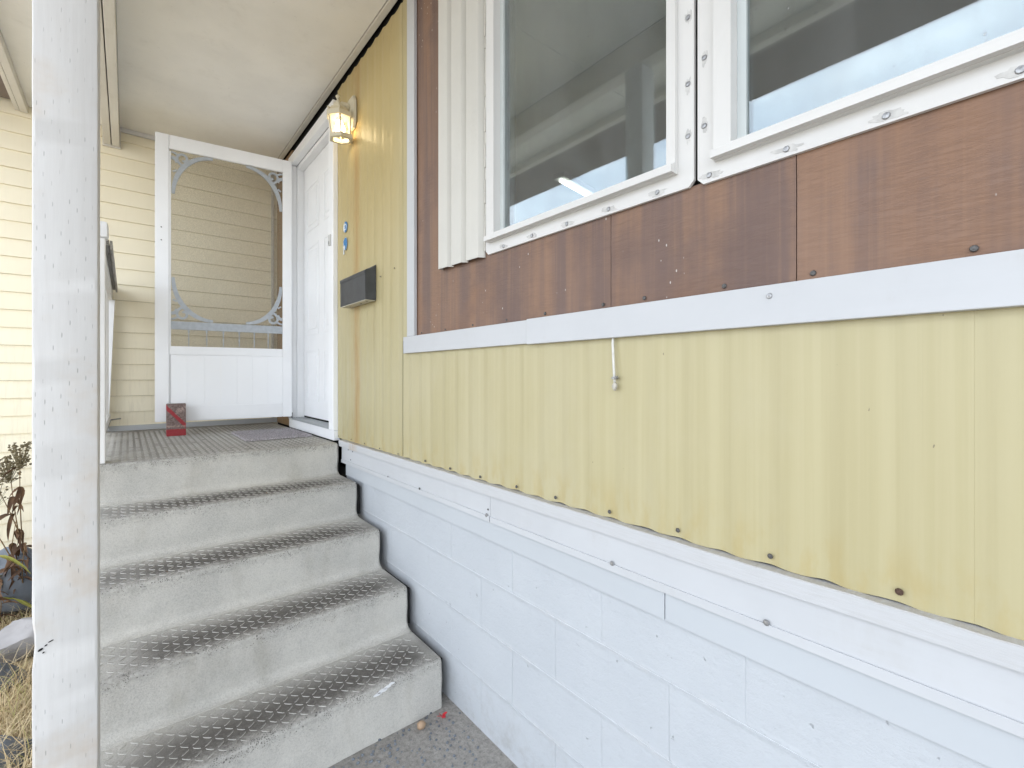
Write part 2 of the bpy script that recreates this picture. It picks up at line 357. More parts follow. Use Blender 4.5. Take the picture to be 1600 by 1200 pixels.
# ------------------------------------------------------------------ object helpers
def thing(name, label, cat, loc=(0, 0, 0), group=None):
    o = bpy.data.objects.new(name, None); C.objects.link(o); o.empty_display_size = .1
    o.location = loc; o['label'] = label; o['category'] = cat
    if group: o['group'] = group
    return o
def wloc(o):
    v = Vector((0, 0, 0))
    while o: v = v + Vector(o.location); o = o.parent
    return v
def obj(name, bm, m, parent=None, loc=(0, 0, 0), smooth=None, world=True):
    """bm holds scene coordinates (world=True); the mesh is stored relative to the parent + loc."""
    me = bpy.data.meshes.new(name)
    off = (wloc(parent) if parent else Vector((0, 0, 0))) + Vector(loc)
    if world: bmesh.ops.translate(bm, verts=bm.verts, vec=-off)
    bmesh.ops.recalc_face_normals(bm, faces=bm.faces)
    bm.to_mesh(me); bm.free()
    me.materials.append(m)
    o = bpy.data.objects.new(name, me); C.objects.link(o); o.location = loc
    if parent: o.parent = parent
    if smooth:
        for p in me.polygons: p.use_smooth = True
        if smooth < 3: me.set_sharp_from_angle(angle=smooth)
    return o
def tag(o, label, cat, group=None):
    o['label'] = label; o['category'] = cat
    if group: o['group'] = group
    return o
def inst(src, parent, loc, rot=(0, 0, 0), sc=1):
    o = src.copy(); C.objects.link(o); o.parent = parent; o.location = loc; o.rotation_euler = rot; o.scale = (sc,)*3
    return o
def NB(): return bmesh.new()
def poly(bm, pts): return bm.faces.new([bm.verts.new(p) for p in pts])
def box(bm, x0, x1, y0, y1, z0, z1, bev=0.):
    z0 += E; z1 += E
    v = [bm.verts.new(p) for p in ((x0, y0, z0), (x1, y0, z0), (x1, y1, z0), (x0, y1, z0), (x0, y0, z1), (x1, y0, z1), (x1, y1, z1), (x0, y1, z1))]
    fs = [bm.faces.new([v[i] for i in f]) for f in ((0, 3, 2, 1), (4, 5, 6, 7), (0, 1, 5, 4), (1, 2, 6, 5), (2, 3, 7, 6), (3, 0, 4, 7))]
    if bev:
        es = list({e for f in fs for e in f.edges})
        bmesh.ops.bevel(bm, geom=es, offset=bev, segments=2, profile=.6, affect='EDGES')
def bx(name, m, parent, x0, x1, y0, y1, z0, z1, bev=.0015, **k):
    bm = NB(); box(bm, x0, x1, y0, y1, z0, z1, bev); return obj(name, bm, m, parent, **k)
def prism(bm, pts, vec):
    """closed outline (3D points) extruded by vec"""
    a = [bm.verts.new(p) for p in pts]; b = [bm.verts.new(Vector(p)+Vector(vec)) for p in pts]
    n = len(a)
    bm.faces.new(a); bm.faces.new(b[::-1])
    for i in range(n): bm.faces.new((a[i], b[i], b[(i+1) % n], a[(i+1) % n]))
def tube(bm, pts, r, seg=8, caps=True):
    rs = r if isinstance(r, (list, tuple)) else [r]*len(pts)
    pts = [Vector(p) for p in pts]; rings = []
    for i, p in enumerate(pts):
        t = (pts[min(i+1, len(pts)-1)]-pts[max(i-1, 0)]).normalized()
        u = t.cross(Vector((0, 0, 1)) if abs(t.z) < .9 else Vector((1, 0, 0))).normalized(); w = t.cross(u)
        rings.append([bm.verts.new(p+(u*cos(2*pi*k/seg)+w*sin(2*pi*k/seg))*rs[i]) for k in range(seg)])
    for a, b in zip(rings, rings[1:]):
        for k in range(seg): bm.faces.new((a[k], a[(k+1) % seg], b[(k+1) % seg], b[k]))
    if caps: bm.faces.new(rings[0][::-1]); bm.faces.new(rings[-1])
def lathe(bm, c, prof, seg=16, rot0=0., squash=1.):
    rings = [[bm.verts.new((c[0]+r*cos(rot0+2*pi*k/seg), c[1]+r*sin(rot0+2*pi*k/seg)*squash, c[2]+z)) for k in range(seg)] for r, z in prof]
    for a, b in zip(rings, rings[1:]):
        for k in range(seg): bm.faces.new((a[k], a[(k+1) % seg], b[(k+1) % seg], b[k]))
    bm.faces.new(rings[0][::-1]); bm.faces.new(rings[-1])
def ribbon(bm, pts, w, x_depth, frame):
    """flat strip of width w following 2D pts; frame maps (u,v,d) -> 3D"""
    n = len(pts); ws = w if isinstance(w, list) else [w]*n
    Lf, Rt = [], []
    for i, (u, v) in enumerate(pts):
        a = pts[max(i-1, 0)]; b = pts[min(i+1, n-1)]; dx, dy = b[0]-a[0], b[1]-a[1]; l = hypot(dx, dy) or 1
        nx, ny = -dy/l*ws[i]/2, dx/l*ws[i]/2
        Lf.append((u+nx, v+ny)); Rt.append((u-nx, v-ny))
    g = [[bm.verts.new(frame(u, v, d)) for (u, v) in S_] for d in (0, x_depth) for S_ in (Lf, Rt)]
    a, b, c, d_ = g
    for i in range(n-1):
        bm.faces.new((a[i], a[i+1], b[i+1], b[i])); bm.faces.new((c[i], d_[i], d_[i+1], c[i+1]))
        bm.faces.new((a[i], c[i], c[i+1], a[i+1])); bm.faces.new((b[i], b[i+1], d_[i+1], d_[i]))
    for i in (0, n-1): bm.faces.new((a[i], b[i], d_[i], c[i]))
def ringbox(bm, yo0, yo1, zo0, zo1, yi0, yi1, zi0, zi1, x0, x1, cut=0.):
    """rectangular frame in the wall plane, mitred, outer corners at the bottom chamfered by cut"""
    o = [(yo0, zo0), (yo1, zo0), (yo1, zo1), (yo0, zo1)]; i = [(yi0, zi0), (yi1, zi0), (yi1, zi1), (yi0, zi1)]
    for k in range(4):
        a, b, c, d_ = o[k], o[(k+1) % 4], i[(k+1) % 4], i[k]
        pts = [(x0, p[0], p[1]+E) for p in (a, b, c, d_)]
        if cut and k == 0: pts = [(x0, a[0]+cut, a[1]+E), (x0, b[0]-cut, b[1]+E), (x0, b[0], b[1]+cut+E), (x0, c[0], c[1]+E), (x0, d_[0], d_[1]+E), (x0, a[0], a[1]+cut+E)]
        if cut and k == 1: pts[0] = (x0, a[0], a[1]+cut+E)
        if cut and k == 3: pts[1] = (x0, b[0], b[1]+cut+E)
        prism(bm, pts, (x1-x0, 0, 0))
def screw_mesh(name, r, m):
    bm = NB(); n = 10
    a = [bm.verts.new((0, r*cos(2*pi*k/n), r*sin(2*pi*k/n))) for k in range(n)]
    b = [bm.verts.new((-r*.42, r*.78*cos(2*pi*k/n), r*.78*sin(2*pi*k/n))) for k in range(n)]
    c = bm.verts.new((-r*.52, 0, 0))
    for k in range(n):
        bm.faces.new((a[k], a[(k+1) % n], b[(k+1) % n], b[k])); bm.faces.new((b[k], b[(k+1) % n], c))
    me = bpy.data.meshes.new(name); bmesh.ops.recalc_face_normals(bm, faces=bm.faces); bm.to_mesh(me); bm.free(); me.materials.append(m)
    return me
SM = {k: screw_mesh('screw', r, m) for k, (r, m) in dict(dark=(.0058, SCREW), rust=(.0064, RUSTY), zinc=(.0068, ZINC), small=(.0042, SCREW)).items()}
def screw(parent, kind, x, y, z):
    o = bpy.data.objects.new('screw', SM[kind]); C.objects.link(o); o.parent = parent
    o.location = Vector((x, y, z+E))-wloc(parent); o.rotation_euler = (random.uniform(0, 6), 0, 0); return o
def blob(bm, c, r, sc=(1, 1, 1), amp=.25, sub=2, seed=0, f=2.2):
    res = bmesh.ops.create_icosphere(bm, subdivisions=sub, radius=1)
    for v in res['verts']:
        n = mnoise.noise(v.co*f+Vector((seed*7.3, seed*3.1, 0)))
        p = v.co*(1+amp*n*1.6)
        v.co = Vector((c[0]+p.x*r*sc[0], c[1]+p.y*r*sc[1], c[2]+p.z*r*sc[2]))

# ------------------------------------------------------------------ ground
bm = NB(); poly(bm, [(-150, -150, 0), (150, -150, 0), (150, 150, 0), (-150, 150, 0)])
g = obj('ground', bm, SOIL); g['kind'] = 'structure'
bm = NB()
pts = [(-1.28, 1.2), (-1.24, 2.0), (-1.24, 4.6), (-5.5, 4.6), (-5.7, 3.2), (-5.4, 1.0), (-3.2, .7)]
prism(bm, [(x, y, .0) for x, y in pts], (0, 0, .025))
TURF = paint('dry_turf', (.40, .31, .18), var=.4, dirt=.4, rough=.95, bumps=.8, gscale=30)
o = obj('lawn_strip', bm, TURF); o['kind'] = 'structure'

# ------------------------------------------------------------------ mobile home
home = thing('mobile_home', 'yellow ribbed and brown panelled mobile home with white trim on a painted block foundation', 'house')
YZ = lambda x: (1.05+x)/1.05
def rib(y):
    p = (y/.1025) % 1.0
    return -.0042 + .0014*cos(2*pi*p) + .0005*cos(4*pi*p+.6)
def ribbed(name, y0, y1, z0, z1, dx=0., label=None, wob=0.):
    bm = NB(); n = max(2, int((y1-y0)/.0085)); fr = []
    nz_ = max(2, int((z1-z0)/.12))
    for j in range(nz_+1):
        row = []
        for i in range(n+1):
            y = y0+(y1-y0)*i/n; z = z0+(z1-z0)*j/nz_
            dent = .0022*mnoise.noise(Vector((y*2.1, z*1.7, 3.3)))
            zz = z + ((wob*(mnoise.noise(Vector((y*5, 1, 1)))+.75*cos(2*pi*y/.1025))+.001*mnoise.noise(Vector((y*31, 1, 7)))) if j == 0 and wob else 0) + (.006*cos(2*pi*y/.1025+1) if j == nz_ and z1 > 1.8 else 0)
            row.append(bm.verts.new((rib(y)+dx+dent, y, zz+E)))
        fr.append(row)
    for a, b in zip(fr, fr[1:]):
        for i in range(n): bm.faces.new((a[i], a[i+1], b[i+1], b[i]))
    ex = bmesh.ops.extrude_face_region(bm, geom=bm.faces[:])
    bmesh.ops.translate(bm, verts=[v for v in ex['geom'] if isinstance(v, bmesh.types.BMVert)], vec=(.0018, 0, 0))
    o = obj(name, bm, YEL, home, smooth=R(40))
    if label: o['label'] = label
    return o
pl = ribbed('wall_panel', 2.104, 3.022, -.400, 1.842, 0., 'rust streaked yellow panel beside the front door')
p1 = ribbed('wall_panel', 1.125, 2.099, -.400, .150, .0006, wob=.0022)
p2 = ribbed('wall_panel', .10, 1.127, -.400, .150, -.0002, wob=.0022)
p3 = ribbed('wall_panel', -3.0, .102, -.400, .150, .0006, wob=.0022)
pu = ribbed('wall_panel', 2.03, 2.102, .17, 1.85, .0006)
for y, z in ((2.997, -.386), (2.778, -.385), (2.573, -.387), (2.368, -.39), (2.147, -.391)): screw(pl, 'small', -.009, y, z)
for p, l in ((p1, ((1.874, -.393), (1.663, -.395), (1.448, -.394), (1.232, -.392))), (p2, ((1.041, -.391), (.828, -.388), (.618, -.386), (.405, -.386), (.193, -.385))), (p3, ((-.02, -.385), (-.22, -.385)))):
    for y, z in l: screw(p, 'rust' if y < .3 else 'dark', -.0085, y, z+.006)
for y, z in ((2.36, .53), (2.19, .545)): screw(pl, 'small', -.0085, y, z)
# backing wall core (kept behind the skins, openings left for door and windows)
def core(name, y0, y1, z0, z1, m=BLACK): return bx(name, m, home, .012, .10, y0, y1, z0, z1, 0)
core('wall_core', -3.0, 3.05, -.58, .455); core('wall_core', 1.36, 3.05, .455, 1.95); core('wall_core', .56, .58, .455, 1.55)
core('wall_core', -3.0, 1.36, 1.55, 1.95); core('wall_core', -3.0, -.78, .455, 1.55); core('wall_core', 4.06, 4.9, -1.37, 1.95); core('wall_core', 2.91, 4.055, -1.37, -.42); core('wall_core', 3.05, 4.06, 1.70, 1.95)
bx('raw_wood_panel', RAWW, home, -.004, .011, 4.10, 4.60, -.42, 1.86, 0)
# brown panels above the band
def brownp(y0, y1, z0=.17, z1=1.9):
    bm = NB(); n = 10; rows = []
    for j in range(n+1):
        rows.append([bm.verts.new((-.002-.0022*mnoise.noise(Vector(((y0+(y1-y0)*i/12)*3, j*.5, 1.5))), y0+(y1-y0)*i/12, z0+(z1-z0)*j/n+E)) for i in range(13)])
    for a, b in zip(rows, rows[1:]):
        for i in range(12): bm.faces.new((a[i], a[i+1], b[i+1], b[i]))
    ex = bmesh.ops.extrude_face_region(bm, geom=bm.faces[:])
    bmesh.ops.translate(bm, verts=[v for v in ex['geom'] if isinstance(v, bmesh.types.BMVert)], vec=(.006, 0, 0))
    return obj('brown_panel', bm, BRN, home, smooth=R(40))
def brown_at(y0, y1, z0, z1): return brownp(y0, y1, z0, z1)

def brown_L():
    bm = NB(); ys = [.829+.571*i/8 for i in range(9)]+[1.4+.585*i/8 for i in range(1, 9)]; zs = [.17+.286*j/4 for j in range(5)]+[.456+1.44*j/14 for j in range(1, 15)]
    g = [[bm.verts.new((-.002-.0022*mnoise.noise(Vector((y*3, z*2, 1.5))), y, z+E)) for y in ys] for z in zs]
    for j in range(len(zs)-1):
        for i in range(len(ys)-1):
            if j < 4 or i >= 8: bm.faces.new((g[j][i], g[j][i+1], g[j+1][i+1], g[j+1][i]))
    bmesh.ops.delete(bm, geom=[v for v in bm.verts if not v.link_faces], context='VERTS')
    ex = bmesh.ops.extrude_face_region(bm, geom=bm.faces[:])
    bmesh.ops.translate(bm, verts=[v for v in ex['geom'] if isinstance(v, bmesh.types.BMVert)], vec=(.006, 0, 0))
    return obj('brown_panel', bm, BRN, home, smooth=R(40))
b1 = brown_L(); b2 = brown_at(.3580, .8270, .17, .456); b3 = brown_at(-3.0, .3562, .17, .456)
brown_at(-3.0, 1.3985, 1.552, 1.9); brown_at(-3.0, -.782, .458, 1.5505)
for p, l in ((b1, ((1.916, .198), (1.709, .197), (1.504, .199), (1.292, .2), (1.093, .202), (.854, .203))), (b2, ((.717, .204), (.505, .204))), (b3, ((.327, .203), (.1, .204), (-.15, .204)))):
    for y, z in l: screw(p, 'dark' if y < 1.2 else 'small', -.004, y, z)
# white trim
bandL = bx('trim_board', TRIM, home, -.021, -.005, 1.155, 2.068, .1075, .1865, .002)
bandR = bx('trim_board', TRIM, home, -.026, -.005, -3.0, 1.160, .1045, .1885, .002)
bx('trim_board', TRIM, home, -.0205, -.005, 1.958, 2.030, .1870, 1.86, .002)
screw(bandR, 'zinc', -.0255, .40, .165); screw(bandR, 'zinc', -.0255, -.1, .165)
# skirting under the yellow panels
def rough_board(name, m, x0, x1, y0, y1, z0, z1, wav=.0015, seed=0):
    bm = NB(); n = int((y1-y0)/.03)
    pr = [(x1, z0), (x0, z0), (x0, z1-.002), (x0+.002, z1), (x1, z1)]
    rings = []
    for i in range(n+1):
        y = y0+(y1-y0)*i/n; w = wav*mnoise.noise(Vector((y*3, seed, 0))); w2 = wav*mnoise.noise(Vector((y*17, seed, 4)))
        rings.append([bm.verts.new((x+(w if k in (1, 2, 3) else 0), y, z+E+w*.7+(w2 if k in (2, 3) else 0))) for k, (x, z) in enumerate(pr)])
    for a, b in zip(rings, rings[1:]):
        for k in range(5): bm.faces.new((a[k], a[(k+1) % 5], b[(k+1) % 5], b[k]))
    bm.faces.new(rings[0]); bm.faces.new(rings[-1][::-1])
    return obj(name, bm, m, home, smooth=R(30))
rough_board('ledge_board', LEDGE, -.030, .011, -3.0, 2.935, -.4405, -.4020, .002, 1)
k1 = rough_board('skirt_board', TRIM, -.018, .011, 1.372, 2.912, -.541, -.441, .0012, 2)
k2 = rough_board('skirt_board', TRIM, -.018, .011, -3.0, 1.370, -.541, -.441, .0012, 3)
for k, ya, yb in ((k1, 1.373, 2.912), (k2, -3.0, 1.368)):
    bm = NB(); box(bm, -.0225, -.0185, ya, yb, -.5405, -.5195, .0008); obj('bead_strip', bm, TRIM, k)
for k, y, z, s in ((k1, 2.234, -.517, 'small'), (k1, 1.901, -.516, 'dark'), (k1, 1.388, -.518, 'zinc'), (k1, 1.384, -.497, 'small'), (k2, .808, -.517, 'zinc'), (k2, .407, -.516, 'zinc'), (k2, 0., -.516, 'zinc'), (k1, 2.80, -.45, 'small'), (k1, 2.73, -.452, 'small'), (k1, 2.76, -.505, 'small')):
    screw(k, s, -.0225 if z < -.51 else -.0182, y, z)
for a, b in ((.6535, 2.86), (-3.0, .6505)): rough_board('flashing_strip', FLASH, -.011, .011, a, b, -.6130, -.5415, .0008, 5)
# foundation: painted block courses
bx('foundation', flat('mortar', (.70, .72, .74), .8), home, .0066, .20, -3.0, 2.86, -1.375, -.581, 0, ); fnd = home.children[-1]
bm_w, bm_h = .404, .1985
for c in range(4):
    z1 = -.5765-.2*c; z0 = max(z1-bm_h+.0005, -1.38)
    off = .866 if c % 2 == 0 else 1.055
    k0 = int((-1.2-off)/.405)-1
    for k in range(k0, 8):
        a = off+.405*k+.0005; b = off+.405*(k+1)-.0005
        a = max(a, -3.0); b = min(b, 2.90)
        if b-a < .03: continue
        bm = NB(); dxx = random.uniform(-.0003, .0003)
        box(bm, .0052+dxx, .05, a, b, z0, z1, .0009)
        obj('block', bm, BLK, fnd)
# ---------------- front door and surround
def bx_d(name, m, *a, **k): return bx(name, m, home, *a, **k)
bx_d('door_casing', DOORW, -.034, .011, 3.024, 3.112, -.352, 1.70, .004)
bx_d('door_casing', DOORW, -.034, .011, 4.020, 4.095, -.352, 1.70, .004)
bx_d('door_casing', DOORW, -.036, .011, 3.024, 4.095, 1.701, 1.775, .004)
bx_d('door_casing', DOORW, -.030, .011, 3.024, 4.095, -.418, -.353, .004)
bx_d('door_jamb', DOORW, .0115, .10, 4.012, 4.055, -.36, 1.70, .002)
bx_d('door_jamb', DOORW, .0115, .10, 3.055, 3.106, -.36, 1.70, .002)
bx_d('door_jamb', DOORW, .0115, .10, 3.107, 4.011, 1.672, 1.70, .002)
sill = bx_d('threshold', STEEL, -.028, .10, 3.113, 4.010, -.3525, -.338, .002)
for q in range(4):
    bm = NB(); box(bm, -.02+q*.02, -.012+q*.02, 3.115, 4.008, -.338, -.335, .001); obj('threshold_rib', bm, STEEL, sill)
fd = bx_d('front_door', DOORW, .062, .10, 3.108, 4.010, -.325, 1.670, .002)
bx_d('door_sweep', BLACK, .066, .098, 3.108, 4.010, -.3375, -.3255, 0)
for (a, b) in ((3.19, 3.50), (3.62, 3.93)):
    for (c, d2) in ((-.20, .20), (.32, 1.02), (1.14, 1.50)):
        bm = NB(); ringbox(bm, a, b, c, d2, a+.018, b-.018, c+.018, d2-.018, .0585, .0615); obj('panel_moulding', bm, DOORW, fd)
        bm = NB(); box(bm, .0598, .0615, a+.045, b-.045, c+.045, d2-.045, .003); obj('raised_panel', bm, DOORW, fd)
bm = NB(); lathe(bm, (0, 0, 0), [(.026, 0), (.026, .008), (.011, .012), (.011, .03), (.024, .04), (.026, .052), (.016, .062)], 16)
bmesh.ops.rotate(bm, verts=bm.verts, cent=(0, 0, 0), matrix=__import__('mathutils').Matrix.Rotation(-pi/2, 3, 'Y'))
bmesh.ops.translate(bm, verts=bm.verts, vec=(.0615, 3.185, .62+E-.02)); obj('door_knob', bm, ZINC, fd, smooth=R(40))
screw(fd, 'small', .061, 3.38, 1.12)
# ---------------- ribbed metal filler beside the window
bm = NB(); prof = []
for a, b in ((1.722, 1.652), (1.620, 1.546), (1.512, 1.432)):
    prof += [(-.030, a), (-.030, b), (-.012, b-.012)]
    prof += [(-.012, b-.024)]
prof = [(-.003, 1.728)]+prof[:-1]+[(-.006, 1.418)]
zs = [.447+(1.66-.447)*j/8 for j in range(9)]
fr = [[bm.verts.new((x, y, (z+E)+(.006*(y-1.41)/.3 if j == 0 else 0))) for (x, y) in prof] for j, z in enumerate(zs)]
for a, b in zip(fr, fr[1:]):
    for i in range(len(prof)-1): bm.faces.new((a[i], a[i+1], b[i+1], b[i]))
ex = bmesh.ops.extrude_face_region(bm, geom=bm.faces[:])
bmesh.ops.translate(bm, verts=[v for v in ex['geom'] if isinstance(v, bmesh.types.BMVert)], vec=(.0012, 0, 0))
shp = obj('ribbed_filler_panel', bm, SHUT, home)
bm = NB()
for j in range(26):
    z = .47+j*.045; box(bm, -.012+random.uniform(-.002, .002), -.004, 1.406+random.uniform(0, .003), 1.416, z, z+.043, 0)
obj('sealant_bead', bm, paint('dirty_sealant', (.60, .58, .52), dirt=.9, dirtcol=(.05, .05, .04), gscale=14), shp)
# ---------------- windows
def window(y0, y1, z0, z1, lf, rf, label, screws):
    bm = NB(); ringbox(bm, y0, y1, z0, z1, y0+rf, y1-lf, z0+.040, z1-.04, -.013, -.004, .014)
    w = obj('window', bm, FRAME, home); w['label'] = label
    a0, a1, c0, c1 = y0+rf, y1-lf, z0+.040, z1-.04
    bm = NB(); ringbox(bm, a0, a1, c0, c1, a0+.024, a1-.040, c0+.029, c1-.03, -.026, .03); obj('sash', bm, FRAME, w)
    bm = NB(); prism(bm, [(-.0265, a1-.001, c0+.0015+E), (-.042, a1-.001, c0+.001+E), (-.042, a1-.001, c0+.018+E), (-.0265, a1-.001, c0+.026+E)], (0, a0-a1+.002, 0)); obj('sill_lip', bm, FRAME, w)
    g0, g1, h0, h1 = a0+.024, a1-.040, c0+.029, c1-.03
    bm = NB(); ringbox(bm, g0+.0005, g1-.0005, h0+.0005, h1-.0005, g0+.007, g1-.020, h0+.007, h1-.007, .004, .029); obj('inner_frame', bm, paint('window_grey_white', (.60, .64, .63), dirt=.1, rough=.35), w)
    for xx in (.012, .024):
        bm = NB(); box(bm, xx, xx+.003, g0+.004, g1-.016, h0+.004, h1-.004, 0); obj('pane', bm, GLS, w)
    for i, (y, z) in enumerate(screws):
        bm = NB(); n = 26; pts_ = []
        sd = y*13.7+z*5
        vert = z > z0+.06
        for k in range(n):
            t = 2*pi*k/n; r = random.uniform(.007, .0095)+.0050*mnoise.noise(Vector((cos(t)*1.1, sin(t)*1.1, sd)))+.0026*mnoise.noise(Vector((cos(t)*3, sin(t)*5, sd)))
            sy, sz = (3.2, .95) if not vert else (.85, 2.2)
            u, v = r*cos(t)*sy, r*sin(t)*sz
            pts_.append((-.0136, min(max(y+u, y0+.002), y1-.002), max(z+v+(u*.12 if not vert else 0), z0+.003)+E))
        prism(bm, pts_, (.0012, 0, 0)); obj('caulk_smear', bm, CAULK, w)
        screw(w, 'zinc', -.0135, y, z)
    return w
window(.5730, 1.4045, .452, 1.55, .024, .042, 'left window with narrow left frame next to the ribbed white panel', ((1.298, .463), (1.146, .466), (.987, .465), (.827, .466), (.672, .466), (.588, .575), (.588, .70), (.588, .86), (.589, 1.05)))
window(-.78, .5640, .448, 1.55, .044, .042, 'right window with wide left frame reaching the picture edge', ((.535, .464), (.372, .463), (.21, .461), (.049, .461), (-.12, .461), (.547, .583), (.547, .742), (.547, .95)))
# ---------------- interior room, roof of the home
bx('room_wall', ROOM, home, 4.6, 4.7, -2.9, 4.9, -.45, 2.0, 0)
bx('room_wall', ROOM, home, .11, 4.6, 4.9, 4.95, -.45, 2.0, 0)
bx('room_wall', ROOM, home, .11, 4.6, -2.95, -2.9, -.45, 2.0, 0)
bx('room_ceiling', ROOM, home, .10, 4.7, -2.9, 4.9, 1.80, 1.84, 0)
bx('room_floor', ROOM, home, .10, 4.7, -2.9, 4.9, -.50, -.451, 0)
bx('end_wall', WHT, home, .0, 4.7, -3.1, -3.0, -1.375, 2.0, 0)
bx('outer_wall', WHT, home, 4.72, 4.8, -3.1, 9.0, -1.375, 2.0, 0)
bm = NB(); prism(bm, [(.0, -3.2, 1.97+E), (5.0, -3.2, 1.97+E), (5.0, -3.2, 2.1+E), (2.5, -3.2, 2.55+E), (.0, -3.2, 2.12+E)], (0, 12.3, 0)); obj('roof', bm, SHING, home)
# fluorescent fitting on the room ceiling
TX, TY, TA = 2.21, 2.955, .17
ft = thing('ceiling_light', 'lit fluorescent tube seen through the left window', 'ceiling light', (2.3, 3.32, 1.80+E))
ft.location = (TX, TY, 1.799+E); ft.rotation_euler = (0, 0, TA)
def L2(a, b, c): return Vector((a, b, c))
bm = NB(); box(bm, -.32, .32, -.06, .06, -.045-E, .0-E, .004); obj('housing', bm, WHT, ft, world=False)
bm = NB(); tube(bm, [(-.29, 0, -.062), (.29, 0, -.062)], .014, 10); obj('tube', bm, TUBE, ft, world=False, smooth=4)

# ------------------------------------------------------------------ cream siding wall at the end of the porch
YW = 4.62
sw = thing('siding_wall', 'cream lap siding wall closing the far end of the porch', 'wall', (-1.0, YW, 0))
pitch = .1211; zb = .815-pitch*18
kk = 0
for k in range(27):
    z0 = zb+k*pitch; z1 = z0+pitch
    if z0 > 1.87: break
    z1 = min(z1, 1.99)
    bm = NB()
    x0, x1 = -2.12, .004
    n = 30; rings = []
    for i in range(n+1):
        x = x0+(x1-x0)*i/n; w = .0012*mnoise.noise(Vector((x*1.3, k*2.2, 0)))
        rings.append([bm.verts.new((x, YW+dy, z+E)) for dy, z in ((0, z0+w), (-.0135+w, z0+w), (-.0142+w, z0+.006+w), (-.0020, z1-.001), (.004, z1-.001), (.004, z0+w))])
    for a, b in zip(rings, rings[1:]):
        for q in range(6): bm.faces.new((a[q], a[(q+1) % 6], b[(q+1) % 6], b[q]))
    bm.faces.new(rings[0]); bm.faces.new(rings[-1][::-1])
    obj('siding_board', bm, SID, sw, smooth=R(30))
bx('wall_core', BLACK, sw, -2.11, .004, YW+.006, YW+.2, -1.375, 1.90, 0)
bx('base_trim', TRIM, sw, -1.19, .0, YW-.022, YW-.0145, -.4195, -.380, .002)
bx('corner_trim', SHUT, sw, -.052, -.028, YW-.024, YW-.0145, -.378, 1.83, .002)
bx('top_trim', WHT, sw, -1.094, -.01, YW-.030, YW-.0145, 1.848, 1.879, .002)

# ------------------------------------------------------------------ porch roof
pr = thing('porch_roof', 'white boarded porch ceiling with painted beam and fascia over the steps', 'porch roof', (-.8, 2.2, 1.88+E))
Y0R = -1.4  # near end, lengthened unseen behind the camera to dim skylight on the near wall
seams = [Y0R, .69, 1.91, YW-.015]
for a, b in zip(seams, seams[1:]):
    bx('ceiling_panel', CEIL, pr, -1.094, -.049, a+.002, b-.0015, 1.8795, 1.90, .0015)
    bx('ceiling_panel', CEIL, pr, -1.576, -1.187, a+.002, b-.0015, 1.862, 1.90, .0015)
bx('edge_trim', BEAMP, pr, -.044, -.011, Y0R, YW-.6, 1.873, 1.90, .002)
bx('edge_trim', BEAMP, pr, -.0435, -.0115, YW-.597, YW-.03, 1.8735, 1.90, .002)
bx('beam_board', BEAMP, pr, -1.186, -1.1440, Y0R, YW-.03, 1.727, 1.8785, .003)
bx('beam_board', BEAMP, pr, -1.1385, -1.095, Y0R, YW-.03, 1.724, 1.8785, .003)
bx('beam_end_plate', BEAMP, pr, -1.192, -1.088, YW-.0295, YW-.0155, 1.714, 1.8785, .002)
bx('fascia_board', BEAMP, pr, -1.614, -1.577, Y0R, YW-.03, 1.807, 1.90, .003)
bx('fascia_board', BEAMP, pr, -1.640, -1.617, Y0R, YW-.025, 1.812, 1.96, .003)
bx('outer_soffit', BROOF, pr, -2.18, -1.641, Y0R, YW-.052, 1.862, 1.905, .002)
bx('roof_deck', SHING, pr, -2.20, .0, Y0R-.02, YW+.3, 1.906, 1.96, .003)
bm = NB(); box(bm, .0, .30, Y0R, 4.5, 1.955, 1.968, 0); obj('roof_flashing', bm, BLACK, pr)

# ------------------------------------------------------------------ porch post
pp = thing('porch_post', 'white painted wooden post with dark slit marks standing before the steps', 'post', (-1.161, 1.566, 0))
bm = NB(); hw = .0565
z0, z1, n = .03, 1.722+E, 110
rings = []
for j in range(n+1):
    z = z0+(z1-z0)*j/n; ring = []
    for q in range(4):
        cx, cy = ((-1, -1), (1, -1), (1, 1), (-1, 1))[q]
        for s in range(3):
            if q == 0: o1, o2 = ((-1, -.90), (-.97, -.97), (-.90, -1))[s]
            elif q == 1: o1, o2 = ((.90, -1), (.97, -.97), (1, -.90))[s]
            elif q == 2: o1, o2 = ((1, .90), (.97, .97), (.90, 1))[s]
            else: o1, o2 = ((-.90, 1), (-.97, .97), (-1, .90))[s]
            nn = mnoise.noise(Vector((q*3.1+s, 0, z*9)))*.0009+mnoise.noise(Vector((q*3.1+s, 2, z*38)))*.0006*(1 if s == 1 else .4)
            px, py = hw*o1, hw*o2
            if q == 0:                                        # bark notch on the left front edge
                dd = abs(z-(.762))/.05
                if dd < 1: px += .004*(1-dd*dd)*(1 if s < 2 else .4); py += .002*(1-dd*dd)
            ring.append(bm.verts.new((-1.161+px+nn, 1.566+py+nn, z)))
    rings.append(ring)
for a, b in zip(rings, rings[1:]):
    for q in range(12): bm.faces.new((a[q], a[(q+1) % 12], b[(q+1) % 12], b[q]))
bm.faces.new(rings[0][::-1]); bm.faces.new(rings[-1])
shaft = obj('shaft', bm, POST, pp, smooth=R(25))
bm = NB()
for (u, z, r1, r2) in ((.014, .746, .0045, .0028), (.023, .753, .0025, .0016), (.031, .760, .0045, .0013), (.019, .738, .002, .0016)):
    pts = [(-1.161-hw+u+r1*cos(t*pi/6), 1.566-hw-.0004, z+r2*sin(t*pi/6)+r1*.4*cos(t*pi/6)) for t in range(12)]
    prism(bm, pts, (0, .001, 0))
obj('knot_hole', bm, BLACK, shaft)
